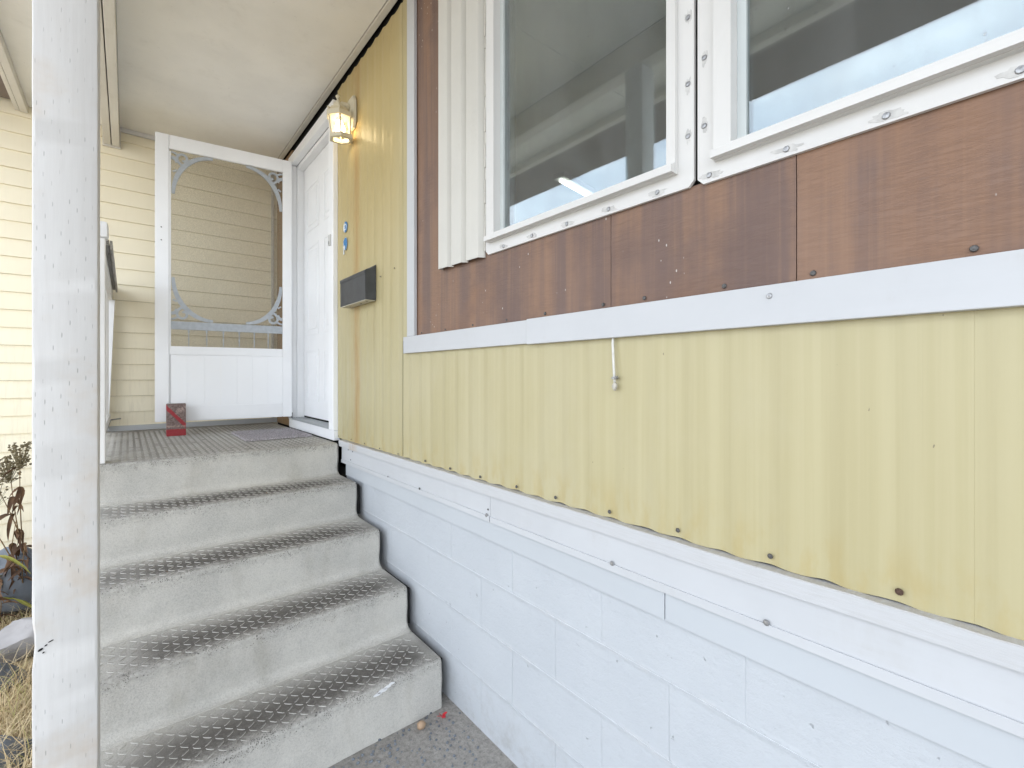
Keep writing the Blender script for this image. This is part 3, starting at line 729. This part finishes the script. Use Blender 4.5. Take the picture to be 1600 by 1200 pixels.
bx('footing', LUG, pp, -1.258, -1.058, 1.47, 1.66, -1.374, -1.345, .01)

# ------------------------------------------------------------------ concrete steps
YN = [2.92, 2.615, 2.300, 1.990, 1.680]; ZN = [-.42-.19*k for k in range(5)]
XL, XR = -1.235, -.034
st = thing('concrete_steps', 'grey precast concrete steps with raised tread pattern rising to the front door', 'steps', (-.63, 2.3, 0))
def lug_bm(bm, x, y, ang, z=0):
    L_, W_, H_ = .0150, .0036, .0017
    c, s = cos(ang), sin(ang)
    def P(u, v, h): return (x+u*c-v*s, y+u*s+v*c, z+h)
    a = [bm.verts.new(P(u, v, -.0008)) for u, v in ((-L_, 0), (-L_*.6, -W_), (L_*.6, -W_), (L_, 0), (L_*.6, W_), (-L_*.6, W_))]
    b = [bm.verts.new(P(u*.86, v*.55, H_)) for u, v in ((-L_, 0), (-L_*.6, -W_), (L_*.6, -W_), (L_, 0), (L_*.6, W_), (-L_*.6, W_))]
    for k in range(6): bm.faces.new((a[k], a[(k+1) % 6], b[(k+1) % 6], b[k]))
    bm.faces.new(b)
for k in range(5):
    run = (YN[k-1]-YN[k]) if k else (YW-.02-YN[0])
    H_ = .19 if k < 4 else .20
    rad = .017
    pf = [(run, -H_-.03), (-.046, -H_-.03), (-.046, -H_+.0006)]
    for t in range(0, 7):
        a = pi/2*t/6; pf.append((-.012-.034*(1-sin(a)), -H_+.0008+.034*(1-cos(a))))
    if k == 4: pf = [(run, -H_-.01), (-.016, -H_-.01)]
    pf += [(-.010, -H_+.06), (-.005, -.09), (-.001, -.045)]
    for t in range(0, 6):
        a = pi/2*t/5; pf.append((rad*(1-cos(a)), -rad*(1-sin(a))))
    pf += [(.05, 0), (.12, .0), (run*.6 if run > .25 else .18, 0), (run, 0)]
    bm = NB(); nx = 64; rings = []
    xs = [XL, XL+.010]+[XL+.03+(XR-XL-.06)*i/nx for i in range(nx+1)]+[XR-.010, XR]
    for i, x in enumerate(xs):
        ins = .010 if i in (0, len(xs)-1) else 0.
        ring = []
        for (y, z) in pf:
            n1 = mnoise.noise(Vector((x*5, k*3.3+y*3, z*9))); n2 = mnoise.noise(Vector((x*23, k*3.3+y*20, z*20)))
            fr_ = 1 if y < .03 else .25
            yy = y + (ins if y < .06 else 0) + fr_*(.0022*n1+.0014*n2)
            zz = z - (ins*.7 if (y < .06 and z > -.03) or z == 0 else 0) + fr_*(.0012*n1+.0008*n2)*(z > -.05)
            xx = x + (-.006 if x > -.3 and z < -.1 else 0)
            ring.append(bm.verts.new((xx, YN[k]+yy, ZN[k]+E+zz)))
        rings.append(ring)
    for a, b in zip(rings, rings[1:]):
        m_ = len(pf)
        for q in range(m_): bm.faces.new((a[q], a[(q+1) % m_], b[(q+1) % m_], b[q]))
    bm.faces.new(rings[0]); bm.faces.new(rings[-1][::-1])
    loc = (0, YN[k]-2.3, ZN[k]+E)
    s_ = obj('step' if k else 'landing', bm, CON if k else LAND, st, loc=loc, smooth=R(35))
    bm = NB(); g_ = .0305; y = .028; r_ = 0
    ylim = (run-.045) if k else 1.55
    while y < ylim:
        x = XL+.05; c_ = 0
        while x < XR-.05:
            if random.random() > .03 and (k or not (-.46 < x < -.06 and .40 < y < 1.0)): lug_bm(bm, x, YN[k]+y, (pi/4 if (c_+r_) % 2 else -pi/4)+random.uniform(-.06, .06), ZN[k]+E-.0002)
            x += g_; c_ += 1
        y += g_; r_ += 1
    lg = obj('tread_lugs', bm, LUGM if k else LUGL, s_); lg['kind'] = 'stuff'
    bx('gap_shade_strip', BLACK, st, XR+.001, -.018+.005*(k % 2), YN[k]+(.035, .02, .045, .025, .03)[k], YN[k]+run-.01, ZN[k]-(.19 if k < 4 else .18), ZN[k]-.022, 0)  # black strip painting the shade of the open gap between step and wall
bm = NB()
for (x, y, r) in ((-.32, .0, .010), (-.30, .0, .012), (-.28, .0, .009), (-.262, 0, .007)):
    pts = [(x+r*1.6*cos(t*pi/5)+.003*sin(t*5), 1.680-.0025, -1.18-.022+E+(x+.3)*.3+r*.55*sin(t*pi/5)) for t in range(10)]
    prism(bm, pts, (0, .004, 0))
obj('paint_spill', bm, PAPER, st.children[4] if len(st.children) > 4 else st)

# ------------------------------------------------------------------ screen door
hinge = Vector((-.037, 3.985, 0)); free = Vector((-.900, 4.100, 0))
ud = (free-hinge).normalized(); nd = Vector((ud.y, -ud.x, 0)).normalized()
if nd.y > 0: nd = -nd
WD = (free-hinge).length; ZB, ZT = -.325, 1.708
def DF(u, v, d=0):                                  # u from the free edge, v height above the door bottom, d towards the camera
    p = free-ud*u+nd*d; return Vector((p.x, p.y, ZB+v+E))
sd = thing('screen_door', 'white screen door with scrolled corner brackets standing open in front of the cream siding', 'screen door', (-.037, 3.985, ZB+E))
def dbox(bm, u0, u1, v0, v1, d0, d1, bev=.0):
    vs = [bm.verts.new(DF(u, v, d)) for d in (d0, d1) for u, v in ((u0, v0), (u1, v0), (u1, v1), (u0, v1))]
    fs = [bm.faces.new([vs[i] for i in f]) for f in ((0, 1, 2, 3), (4, 7, 6, 5), (0, 4, 5, 1), (1, 5, 6, 2), (2, 6, 7, 3), (3, 7, 4, 0))]
    if bev: bmesh.ops.bevel(bm, geom=list({e for f in fs for e in f.edges}), offset=bev, segments=2, affect='EDGES')
def dpart(name, m, *a, bev=.003):
    bm = NB(); dbox(bm, *a, bev); return obj(name, bm, m, sd)
HT = ZT-ZB
sw_ = .080
dpart('stile', DOORW, 0, sw_, 0, HT, -.015, .015); dpart('stile', DOORW, WD-.066, WD, 0, HT, -.015, .015)
for sgn in (sw_-.001,):
    dpart('edge_bead', DOORW, sw_+.0005, sw_+.010, .10, HT-.115, .0, .011, bev=.001)
dpart('rail', DOORW, sw_+.0005, WD-.0665, HT-.098, HT, -.014, .014)
dpart('rail', DOORW, sw_+.0005, WD-.0665, .475, .535, -.014, .014)
dpart('rail', DOORW, sw_+.0005, WD-.0665, 0, .105, -.014, .014)
npl = 7; uw = (WD-.0665-sw_)/npl
for i in range(npl):
    dpart('kick_board', KICK, sw_+uw*i+.0002, sw_+uw*(i+1)-.0002, .1055, .4745, -.010, .0110, bev=.0004)
bm = NB(); dbox(bm, sw_, WD-.066, .535, HT-.098, -.0065, -.006); obj('screen', bm, SCR, sd)
u0, u1, v0, v1 = sw_+.0105, WD-.067, .5355, HT-.0985
def arcpts(cu, cv, r, a0, a1, n=18): return [(cu+r*cos(a0+(a1-a0)*i/n), cv+r*sin(a0+(a1-a0)*i/n)) for i in range(n+1)]
def bracket(cu, cv, su, sv):
    """quarter-round bracket with S scrolls; corner at (cu,cv), su/sv point into the opening"""
    bm = NB(); d0, th = -.002, .008
    fr_ = lambda u, v, d: DF(cu+su*u, cv+sv*v, d0+d)
    r = .25
    A = [(.262*0+.012+.238*(1-sin(t*pi/2/20)), .012+.30*(1-cos(t*pi/2/20))) for t in range(21)]
    ribbon(bm, A, [.019+.013*sin(pi*i/20) for i in range(21)], th, fr_)
    ribbon(bm, [(.0, .055), (.018, .06), (.030, .072), (.036, .086)], [.024, .022, .022, .028], th, fr_)
    ctrl = [(.086, .104), (.060, .098), (.040, .078), (.034, .052), (.046, .030), (.068, .022), (.088, .034), (.092, .056), (.078, .070), (.063, .062)]
    s1 = []
    for q in range(len(ctrl)-1):
        p0, p1, p2, p3 = ctrl[max(q-1, 0)], ctrl[q], ctrl[q+1], ctrl[min(q+2, len(ctrl)-1)]
        for t in (0, .25, .5, .75): s1.append(tuple(.5*(2*b_+(c_-a_)*t+(2*a_-5*b_+4*c_-d_)*t*t+(3*b_-a_-3*c_+d_)*t**3) for a_, b_, c_, d_ in zip(p0, p1, p2, p3)))
    ribbon(bm, s1, [.017-.003*q/len(s1) for q in range(len(s1))], th*.92, fr_)
    ribbon(bm, [(.0, .016), (.016, .018), (.030, .026), (.042, .034)], .013, th*.85, fr_)
    ribbon(bm, [(.010, .155), (.02, .150), (.032, .140)], [.012, .010, .014], th, fr_)
    return obj('corner_bracket', bm, BRACK, sd, smooth=R(35))
bracket(u0, v1, 1, -1); bracket(u1, v1, -1, -1); bracket(u0, v0+.178, 1, 1); bracket(u1, v0+.178, -1, 1)
bm = NB(); dbox(bm, u0, u1, v0+.120, v0+.178, -.003, .009, .0015); obj('gallery_rail', bm, BRACK, sd)
spn = [.113, .222, .326, .428, .528, .623]
for i, u in enumerate(spn):
    bm = NB(); U = u0+u-.010
    tube(bm, [DF(U, v0+q, .002) for q in (0, .03, .05, .056, .062, .068, .1, .108, .12)], [.003, .003, .0034, .006, .0034, .003, .0034, .006, .006], 8)
    obj('spindle', bm, BRACK, sd, smooth=R(50))
for v in (1.18, 1.27):
    bm = NB(); lathe(bm, (0, 0, 0), [(.0045, 0), (.004, .002)], 8); bmesh.ops.rotate(bm, verts=bm.verts, cent=(0, 0, 0), matrix=__import__('mathutils').Matrix.Rotation(pi/2, 3, 'X'))
    p = DF(.036, v+.10, .0152); bmesh.ops.translate(bm, verts=bm.verts, vec=p); obj('rivet', bm, SCREW, sd)
bm = NB(); box(bm, -.052, -.035, 4.006, 4.030, -.34, 1.70, .002); obj('hinge_rail', bm, paint('hinge_grey', (.50, .50, .49), dirt=.4, rough=.4), sd)
bm = NB(); dbox(bm, WD-.003, WD+.006, -.012, .03, -.012, .010); obj('hinge_foot', bm, SCREW, sd)

# ------------------------------------------------------------------ side railing on the landing
rl = thing('side_railing', 'white porch railing with a grey weathered cap along the left of the landing', 'railing', (-1.17, 3.7, -.42+E))
bx('newel_post', WHT, rl, -1.215, -1.130, 2.935, 3.02, -.419, .655, .006)
bm = NB(); box(bm, -1.222, -1.120, 2.925, 3.03, .6555, .735, .018); obj('newel_cap', bm, DOORW, rl, smooth=R(50))
bx('cap_rail', GREYWOOD, rl, -1.176, -1.120, 3.032, 4.585, .642, .672, .004)
bx('cap_rail', GREYWOOD, rl, -1.117, -1.1065, 3.032, 4.575, .625, .668, .003)
bx('top_rail', WHT, rl, -1.18, -1.135, 3.0205, 4.597, .56, .6415, .003)
bx('bottom_rail', WHT, rl, -1.18, -1.145, 3.0205, 4.50, -.33, -.28, .003)
for i in range(10): bx('baluster', WHT, rl, -1.172, -1.152, 3.12+i*.135, 3.158+i*.135, -.2795, .5595, .003)
bm = NB(); prism(bm, [(-1.21, 4.52, -.40+E), (-1.158, 4.52, -.40+E), (-1.122, 4.52, .5595+E), (-1.19, 4.52, .5595+E)], (0, .07, 0)); obj('end_post', bm, DOORW, rl)
bm = NB(); tube(bm, [(-1.17, 4.30, -.405+E), (-1.145, 4.50, -.325+E), (-1.09, 4.57, -.323+E)], .006, 6); obj('stay_rod', bm, GREYWOOD, rl)

# ------------------------------------------------------------------ wall lantern
ln = thing('wall_lantern', 'lit cream six-sided porch lantern on the yellow wall above the mailbox', 'wall lamp', (0, 2.745, 1.565+E))
bm = NB()
oc = [(-.030, -.098), (.030, -.098), (.052, -.062), (.052, .062), (.030, .098), (-.030, .098), (-.052, .062), (-.052, -.062)]
a = [bm.verts.new((-.010, 2.745+u, 1.565+v+E)) for u, v in oc]; b = [bm.verts.new((-.024, 2.745+u*.92, 1.565+v*.95+E)) for u, v in oc]; c = [bm.verts.new((-.036, 2.745+u*.55, 1.565+v*.72+E)) for u, v in oc]
bm.faces.new(a); bm.faces.new(c[::-1])
for q in range(8):
    for s, t in ((a, b), (b, c)): bm.faces.new((s[q], s[(q+1) % 8], t[(q+1) % 8], t[q]))
bp = obj('back_plate', bm, CREAMM, ln)
for q in (-.02, .03): screw(bp, 'small', -.036, 2.745+.012, 1.565+q)
cx, cy = -.096, 2.745
bm = NB(); tube(bm, [(-.034, 2.745, 1.588+E), (-.052, 2.745, 1.600+E), (-.072, 2.745, 1.600+E), (-.092, 2.745, 1.582+E)], [.024, .018, .015, .016], 10); obj('arm', bm, CREAMM, ln, smooth=4)
from mathutils import Matrix
TILT = Matrix.Rotation(R(-5), 4, 'Y') @ Matrix.Rotation(R(3), 4, 'X')
def hexl(name, m, prof, seg=6, smooth=None, rot=R(11)):
    bm = NB(); lathe(bm, (0, 0, 0), prof, seg, rot)
    bmesh.ops.transform(bm, matrix=Matrix.Translation((cx, cy, 1.568+E)) @ TILT, verts=bm.verts)
    return obj(name, bm, m, ln, smooth=smooth)
hexl('finial', CREAMM, [(.012, .02), (.009, .045), (.005, .052), (.010, .060), (.013, .068), (.006, .074), (.003, .078)], 12, 1.0)
rf = hexl('roof', CREAMM, [(.074, -.055), (.077, -.052), (.077, -.030), (.062, -.022), (.060, -.012), (.048, -.006), (.046, .002), (.034, .008), (.030, .022), (.014, .034)])
def cage():
    bm = NB()
    for q in range(6):
        a = R(11)+q*pi/3
        tube(bm, [(.0705*cos(a), .0705*sin(a), -.054), (.058*cos(a), .058*sin(a), -.200)], .0052, 6)
    bmesh.ops.transform(bm, matrix=Matrix.Translation((cx, cy, 1.615+E)) @ TILT, verts=bm.verts)
    return obj('cage_bars', bm, CREAMM, ln)
cage()
bm = NB()
rings = []
for r, z in ((.064, -.198), (.071, -.200), (.073, -.222), (.060, -.226), (.050, -.224), (.050, -.200)):
    rings.append([bm.verts.new((r*cos(R(11)+q*pi/3), r*sin(R(11)+q*pi/3), z)) if r > .055 else bm.verts.new((r*cos(R(11)+q*pi/3), r*sin(R(11)+q*pi/3), z)) for q in range(6)])
for i in range(6):
    s, t = rings[i], rings[(i+1) % 6]
    for q in range(6): bm.faces.new((s[q], s[(q+1) % 6], t[(q+1) % 6], t[q]))
bmesh.ops.transform(bm, matrix=Matrix.Translation((cx, cy, 1.615+E)) @ TILT, verts=bm.verts)
obj('base_ring', bm, CREAMM, ln)
for q in range(6):
    a0, a1 = R(11)+q*pi/3, R(11)+(q+1)*pi/3
    bm = NB(); poly(bm, [(.068*cos(a0), .068*sin(a0), -.056), (.068*cos(a1), .068*sin(a1), -.056), (.0555*cos(a1), .0555*sin(a1), -.198), (.0555*cos(a0), .0555*sin(a0), -.198)])
    bmesh.ops.transform(bm, matrix=Matrix.Translation((cx, cy, 1.615+E)) @ TILT, verts=bm.verts)
    obj('pane', bm, LGL, ln)
hexl('bulb', BULB, [(.010, -.062), (.014, -.075), (.026, -.100), (.030, -.120), (.024, -.142), (.010, -.152)], 14, 4, 0)
hexl('socket', WHT, [(.014, -.054), (.014, -.070)], 12)

# ------------------------------------------------------------------ mailbox
mb = thing('mailbox', 'dark grey metal mailbox with pale underside mounted on the yellow wall', 'mailbox', (-.035, 2.6, .415+E))
bm = NB(); ya, yb = 2.416, 2.795
pf = [(-.008, .413), (-.068, .411), (-.069, .567), (-.060, .575), (-.040, .578), (-.020, .590), (-.008, .605)]
prism(bm, [(x, ya, z+E) for x, z in pf], (0, yb-ya, 0))
bmesh.ops.bevel(bm, geom=[e for e in bm.edges], offset=.0012, segments=2, affect='EDGES')
body = obj('body', bm, MAILM, mb)
bm = NB(); box(bm, -.066, -.012, ya+.004, yb-.004, .4065, .4105, .001); und = obj('base_plate', bm, MAILU, mb)
for q in (.05, .13, .145, .30):
    bm = NB(); box(bm, -.04, -.034, ya+q, ya+q+.007, .4055, .4064, 0); obj('drain_hole', bm, BLACK, und)
bm = NB(); box(bm, -.0715, -.0695, ya+.002, yb-.002, .548, .566, .0006); obj('lid_edge', bm, MAILM, mb)

# ------------------------------------------------------------------ stickers, doorbell
def ell(bm, y, z, ry, rz, x0, x1, a0=0, a1=2*pi, n=24):
    pts = [(x0, y+ry*cos(a0+(a1-a0)*i/n), z+E+rz*sin(a0+(a1-a0)*i/n)) for i in range(n if a1-a0 > 6.2 else n+1)]
    prism(bm, pts, (x1-x0, 0, 0))
# y grows to the left in the picture
s1 = thing('sticker', 'upper round blue and white sticker on the yellow wall by the door casing', 'sticker', (-.009, 2.885, .905+E), 'blue stickers by the door')
bm = NB(); ell(bm, 2.875, .922, .037, .033, -.0095, -.0088); obj('backing', bm, STW, s1)
bm = NB()
for r0, r1, a0, a1 in ((.036, .023, -1.9, 1.9), (.013, .004, -2.8, 2.8)):
    ribbon(bm, [(r0*.5*(1+r1/r0)*cos(pi+a0+(a1-a0)*i/20), .9*(r0+r1)/2*sin(pi+a0+(a1-a0)*i/20)) for i in range(21)], r0-r1, .0006, lambda u, v, d: (-.0097-d, 2.875+u, .922+v+E))
obj('blue_print', bm, BLUE, s1)
s2 = thing('sticker', 'lower blue sticker with torn white foot just below the round one', 'sticker', (-.009, 2.885, .818+E), 'blue stickers by the door')
bm = NB(); pts = [(.034*cos(t*pi/10), .040*sin(t*pi/10)) for t in range(5, 19)]+[(.012, -.060), (.034, -.062), (.036, .0), (.03, .03)]
prism(bm, [(-.0095, 2.876+(u), .818+v+E) for u, v in pts], (.0007, 0, 0)); obj('backing', bm, STW, s2)
bm = NB(); pts = [(.032*cos(t*pi/10), .038*sin(t*pi/10)) for t in range(4, 17)]+[(.0, -.022), (.006, -.006), (.026, -.012), (.03, .02)]
prism(bm, [(-.0102, 2.876+u, .818+v+E) for u, v in pts], (.0006, 0, 0)); obj('blue_print', bm, BLUE, s2)
db = thing('doorbell', 'small grey doorbell button on the white door casing', 'doorbell', (-.036, 3.075, .87+E))
bm = NB(); box(bm, -.044, -.0342, 3.058, 3.092, .845, .915, .003); obj('housing', bm, paint('bell_grey', (.60, .60, .58), dirt=.3), db)
bm = NB(); box(bm, -.0475, -.0442, 3.068, 3.082, .852, .872, .002); obj('button', bm, flat('bell_button', (.35, .35, .34), .4), db)

# ------------------------------------------------------------------ brick door stop
bk = NB(); box(bk, -.842, -.732, 3.975, 4.035, -.419, -.195, .004)
for v in bk.verts:
    v.co += Vector((mnoise.noise(v.co*30), mnoise.noise(v.co*30+Vector((5, 0, 0))), 0))*.0015
bo = obj('brick', bk, BRK, None, loc=(-.842, 3.975, -.419+E), smooth=R(35))
tag(bo, 'grey brick with painted red stripes propping the screen door', 'brick')

# ------------------------------------------------------------------ door mat
bm = NB(); nx, ny = 34, 44; g = []
for j in range(ny+1):
    row = []
    for i in range(nx+1):
        x = -.475+.41*i/nx; y = 3.33+.56*j/ny; e = 0 if i in (0, nx) or j in (0, ny) else 1
        row.append(bm.verts.new((x+.004*mnoise.noise(Vector((x*30, y*30, 0))), y+.004*mnoise.noise(Vector((x*30, y*30, 5))), -.42+E+.004+e*(.010+.006*mnoise.noise(Vector((x*55, y*55, 2)))))))
    g.append(row)
for a, b in zip(g, g[1:]):
    for i in range(nx): bm.faces.new((a[i], a[i+1], b[i+1], b[i]))
mt_ = thing('doormat', 'worn mauve grey doormat lying on the landing at the front door', 'doormat', (-.27, 3.6, -.42+E))
obj('base', bm, MATT, mt_, smooth=4)
bm = NB()
for i in range(7000):
    x = -.47+.40*random.random(); y = 3.335+.55*random.random(); h = random.uniform(.004, .010); a = random.uniform(0, 6.28); l = random.uniform(.001, .0025)
    z = -.42+E+.012
    poly(bm, [(x-l*cos(a), y-l*sin(a), z), (x+l*cos(a), y+l*sin(a), z), (x+random.uniform(-.005, .005), y+random.uniform(-.005, .005), z+h)])
pile = obj('pile', bm, MATT, mt_); pile['kind'] = 'stuff'

# ------------------------------------------------------------------ hanging cable
cb = thing('hanging_cable', 'short white cable hanging below the white band with a clip and taped end', 'cable', (-.016, .805, .03+E))
bm = NB(); P = [(-.012, .812, .112), (-.014, .812, .09), (-.016, .809, .06), (-.017, .806, .02), (-.0165, .8035, -.018)]
tube(bm, [(x, y, z+E) for x, y, z in P], .0036, 8); obj('wire', bm, CABLE, cb, smooth=4)
bm = NB(); box(bm, -.021, -.010, .796, .811, -.010, -.003, .001); tube(bm, [(-.018, .80, -.006+E), (-.018, .792, -.004+E)], .004, 8); obj('clip', bm, ZINC, cb)
bm = NB(); blob(bm, (-.0165, .803, -.029+E), .0085, (.8, .9, 1.5), .35, 2, 3); obj('taped_end', bm, paint('tape', (.55, .52, .45), dirt=.9, dirtcol=(.12, .10, .08), gscale=200), cb, smooth=4)

# ------------------------------------------------------------------ left bed: dry grass, plants, rocks
bm = NB(); tint = []
def blade(bm, x, y, h, a, w, bend):
    z = .02; pts = []
    for t in (0, .4, .75, 1):
        pts.append((x+cos(a)*bend*h*t*t, y+sin(a)*bend*h*t*t, z+h*t*(1-.35*bend*t)))
    px, py = -sin(a)*w, cos(a)*w
    L = [bm.verts.new((p[0]-px*(1-i*.3), p[1]-py*(1-i*.3), p[2])) for i, p in enumerate(pts[:3])]
    Q = [bm.verts.new((p[0]+px*(1-i*.3), p[1]+py*(1-i*.3), p[2])) for i, p in enumerate(pts[:3])]
    t = bm.verts.new(pts[3])
    for i in range(2): bm.faces.new((L[i], Q[i], Q[i+1], L[i+1]))
    bm.faces.new((L[2], Q[2], t))
    tint.extend([random.random()]*7)
for i in range(17000):
    x = -1.30-1.5*random.random()**1.2; y = random.uniform(1.5, 4.5)
    if mnoise.noise(Vector((x*2.5, y*2.5, 0))) < -.35: continue
    blade(bm, x, y, random.uniform(.05, .19), random.uniform(0, 6.283), random.uniform(.0012, .0024), random.uniform(.3, 1.5))
go = obj('dry_grass', bm, GRASS); go['kind'] = 'stuff'
at = go.data.attributes.new('tint', 'FLOAT', 'POINT'); at.data.foreach_set('value', [t**3 for t in tint])
def stone(name, label, c, r, sc, m, seed, cat='stone', amp=.22):
    bm = NB(); rs = random.Random(seed*17); res = bmesh.ops.create_icosphere(bm, subdivisions=4, radius=1)
    pl_ = []
    for q in range(13):
        d_ = Vector((rs.gauss(0, 1), rs.gauss(0, 1), rs.gauss(0, 1))).normalized(); pl_.append((d_, rs.uniform(.60, .86)))
    for v in res['verts']:
        p = v.co.copy()
        for d_, h in pl_:
            e = p.dot(d_)-h
            if e > 0: p -= d_*e*.93
        n1 = mnoise.noise(p*3+Vector((seed, 0, 0))); n2 = mnoise.noise(p*9+Vector((0, seed, 0)))
        p *= 1+amp*.25*n1+.05*n2
        v.co = Vector((c[0]+p.x*r*sc[0]*1.15, c[1]+p.y*r*sc[1]*1.15, c[2]+p.z*r*sc[2]*1.15))
    return tag(obj(name, bm, m, None, loc=(c[0], c[1], max(0, c[2]-r*sc[2])), smooth=.45), label, cat)
stone('rock', 'large blue grey rock leaning by the cream siding', (-1.53, 3.75, .20), .17, (.9, .7, 1.15), ROCKG, 1)
stone('rock', 'pale whitish rock lying below the blue grey rock', (-1.45, 3.22, .10), .115, (1.05, .8, .75), ROCKW, 2)
stone('rock', 'small mottled grey rock in the dry grass near the post', (-1.49, 2.98, .06), .085, (1.1, .9, .75), ROCKG, 5)
stone('rock', 'smallest grey rock beside the mottled one', (-1.60, 3.05, .05), .07, (1, .9, .8), ROCKG, 8)
stone('rock', 'bluish flat stone at the foot of the white post', (-1.40, 2.38, .04), .10, (.8, 1, .6), ROCKG, 6)
stone('paper_scrap', 'crumpled white scrap caught between the dry stalks', (-1.69, 3.45, .27), .04, (.9, .7, 1), PAPER, 4, 'litter', .5)

def leaf_mesh(L, W, curl, m, seed):
    bm = NB(); n = 6; rows = []
    for i in range(n+1):
        t = i/n; w = W*sin(pi*min(1, t*.92+.06))**.8*(1-.25*t)
        u = L*t; zc = -curl*L*t*t
        rows.append([bm.verts.new((u, s*w+.12*L*sin(3*t+seed)*t, zc+abs(s)*w*.7+.010*mnoise.noise(Vector((t*5, s, seed))))) for s in (-1, 0, 1)])
    for a, b in zip(rows, rows[1:]):
        for k in range(2): bm.faces.new((a[k], a[k+1], b[k+1], b[k]))
    me = bpy.data.meshes.new('leaf'); bm.to_mesh(me); bm.free(); me.materials.append(m)
    for p in me.polygons: p.use_smooth = True
    return me
LEAF = [leaf_mesh(.075, .012, .9, DLEAF, 1), leaf_mesh(.06, .014, 1.5, DLEAF, 2), leaf_mesh(.09, .010, 1.3, DLEAF, 3), leaf_mesh(.045, .013, 1.9, DLEAF, 9)]
GL = [leaf_mesh(.26, .020, .35, GLEAF, 4), leaf_mesh(.20, .016, .7, GLEAF, 5)]
def stem_pts(b, top, sway, n=9):
    b, top = Vector(b), Vector(top); out_ = []
    for i in range(n+1):
        t = i/n; p = b.lerp(top, t); p += Vector((sway[0]*sin(pi*t), sway[1]*sin(pi*t), 0)); out_.append(p)
    return out_
def plant(name, label, base, stems, leaves, green, heads, group='plants by the siding wall'):
    r = thing(name, label, 'plant', base, group)
    for (top, sw2, nl, hd) in stems:
        b = Vector(base)+Vector((random.uniform(-.03, .03), random.uniform(-.03, .03), 0))
        P = stem_pts(b, top, sw2)
        bm = NB(); tube(bm, P, [.0045-.003*i/9 for i in range(10)], 6); s_ = obj('stem', bm, STALK, r, smooth=4)
        for j in range(nl):
            t = random.uniform(.18, .92); p = P[int(t*9)]
            src = random.choice(GL if green and random.random() < green else LEAF)
            lo = bpy.data.objects.new('leaf', src); C.objects.link(lo); lo.parent = r
            lo.location = p-Vector(base); lo.rotation_euler = (random.uniform(-.7, .7), random.uniform(-.5, .9), random.uniform(0, 6.28)); lo.scale = (random.uniform(.6, 1.15),)*3
        if hd:
            bm = NB()
            for j in range(hd):
                a = random.uniform(0, 6.28); rr = random.random()**.5*.045; zz = random.uniform(-.10, .03)
                c = Vector(P[-1])+Vector((rr*cos(a), rr*sin(a), zz))
                q = Vector(P[-1])+Vector((0, 0, -.12))
                tube(bm, [q.lerp(c, .2), c], .0008, 3, False)
                blob(bm, c, random.uniform(.004, .008), (1, 1, .8), .4, 1, j)
            obj('flower_head', bm, SEED, s_)
    return r
plant('dried_flower_plant', 'tall dried plant with dark brown seed heads close to the white post', (-1.46, 3.72, .02),
      [((-1.50, 3.66, .98), (-.02, .0, 0), 17, 110), ((-1.55, 3.72, .90), (-.02, .02, 0), 15, 110), ((-1.66, 3.62, .72), (.03, 0, 0), 12, 40), ((-1.50, 3.55, .62), (-.04, 0, 0), 20, 0), ((-1.58, 3.60, .80), (.03, .02, 0), 18, 30), ((-1.46, 3.50, .50), (-.03, .02, 0), 16, 0), ((-1.68, 3.66, .56), (.02, 0, 0), 14, 20)], 12, .0, True)
plant('wilting_plant', 'wilting plant with long yellow green leaves at the left edge', (-1.66, 3.70, .02),
      [((-1.62, 3.55, .55), (.05, 0, 0), 6, 0), ((-1.74, 3.62, .62), (.02, .02, 0), 6, 0), ((-1.58, 3.48, .42), (.04, 0, 0), 6, 0), ((-1.80, 3.5, .36), (.0, 0, 0), 6, 0)], 10, .7, False)
plant('withered_plant', 'low withered brown plant above the pale rock', (-1.62, 3.38, .02),
      [((-1.58, 3.25, .36), (.05, 0, 0), 14, 0), ((-1.50, 3.20, .40), (-.03, 0, 0), 14, 0), ((-1.70, 3.22, .30), (.02, .02, 0), 7, 0), ((-1.52, 3.30, .30), (.04, 0, 0), 6, 0), ((-1.62, 3.10, .22), (.0, 0, 0), 6, 0)], 10, .08, False)

# ------------------------------------------------------------------ litter at the foot of the steps
bm = NB(); blob(bm, (-.17, 1.615, .016), .018, (1, .8, .9), .15, 2, 2); tag(obj('pebble', bm, TAN, None, loc=(-.17, 1.615, 0), smooth=4), 'round tan pebble on the ground in front of the bottom step', 'pebble')
bm = NB()
for q in range(5):
    a = q*1.25; prism(bm, [(-.085, 1.60, .010+.004*q), (-.085+.016*cos(a), 1.60+.016*sin(a), .006+.006*q), (-.085+.022*cos(a+.4), 1.60+.022*sin(a+.4), .014+.006*q), (-.085+.012*cos(a+.8), 1.60+.012*sin(a+.8), .018+.004*q)], (0, 0, .0015))
tag(obj('petal_litter', bm, RED, None, loc=(-.085, 1.60, 0)), 'crumpled red petal litter by the block foundation', 'litter')
bm = NB()
for i in range(420):
    x = random.uniform(-.9, -.0); y = random.uniform(1.25, 1.67) if x < -.05 else random.uniform(1.2, 2.5)
    r = random.uniform(.002, .0065); blob(bm, (x, y, r*.5), r, (1, 1, .7), .4, 1, i)
gv = obj('gravel', bm, ROCKG); gv['kind'] = 'stuff'
for i, (x, y, z, lb) in enumerate(((-.80, 2.68, -.605, 'tiny curled brown leaf on the second tread of the steps'), (-.93, 2.335, -.795, 'tiny brown leaf on the middle tread of the steps'), (-.50, 2.66, -.605, 'small grey leaf scrap near the middle of the second tread'))):
    o = bpy.data.objects.new('fallen_leaf', LEAF[i % 3]); C.objects.link(o); o.location = (x, y, z+E+.004); o.rotation_euler = (.3, .1, random.uniform(0, 6)); o.scale = (.22,)*3
    tag(o, lb, 'leaf')
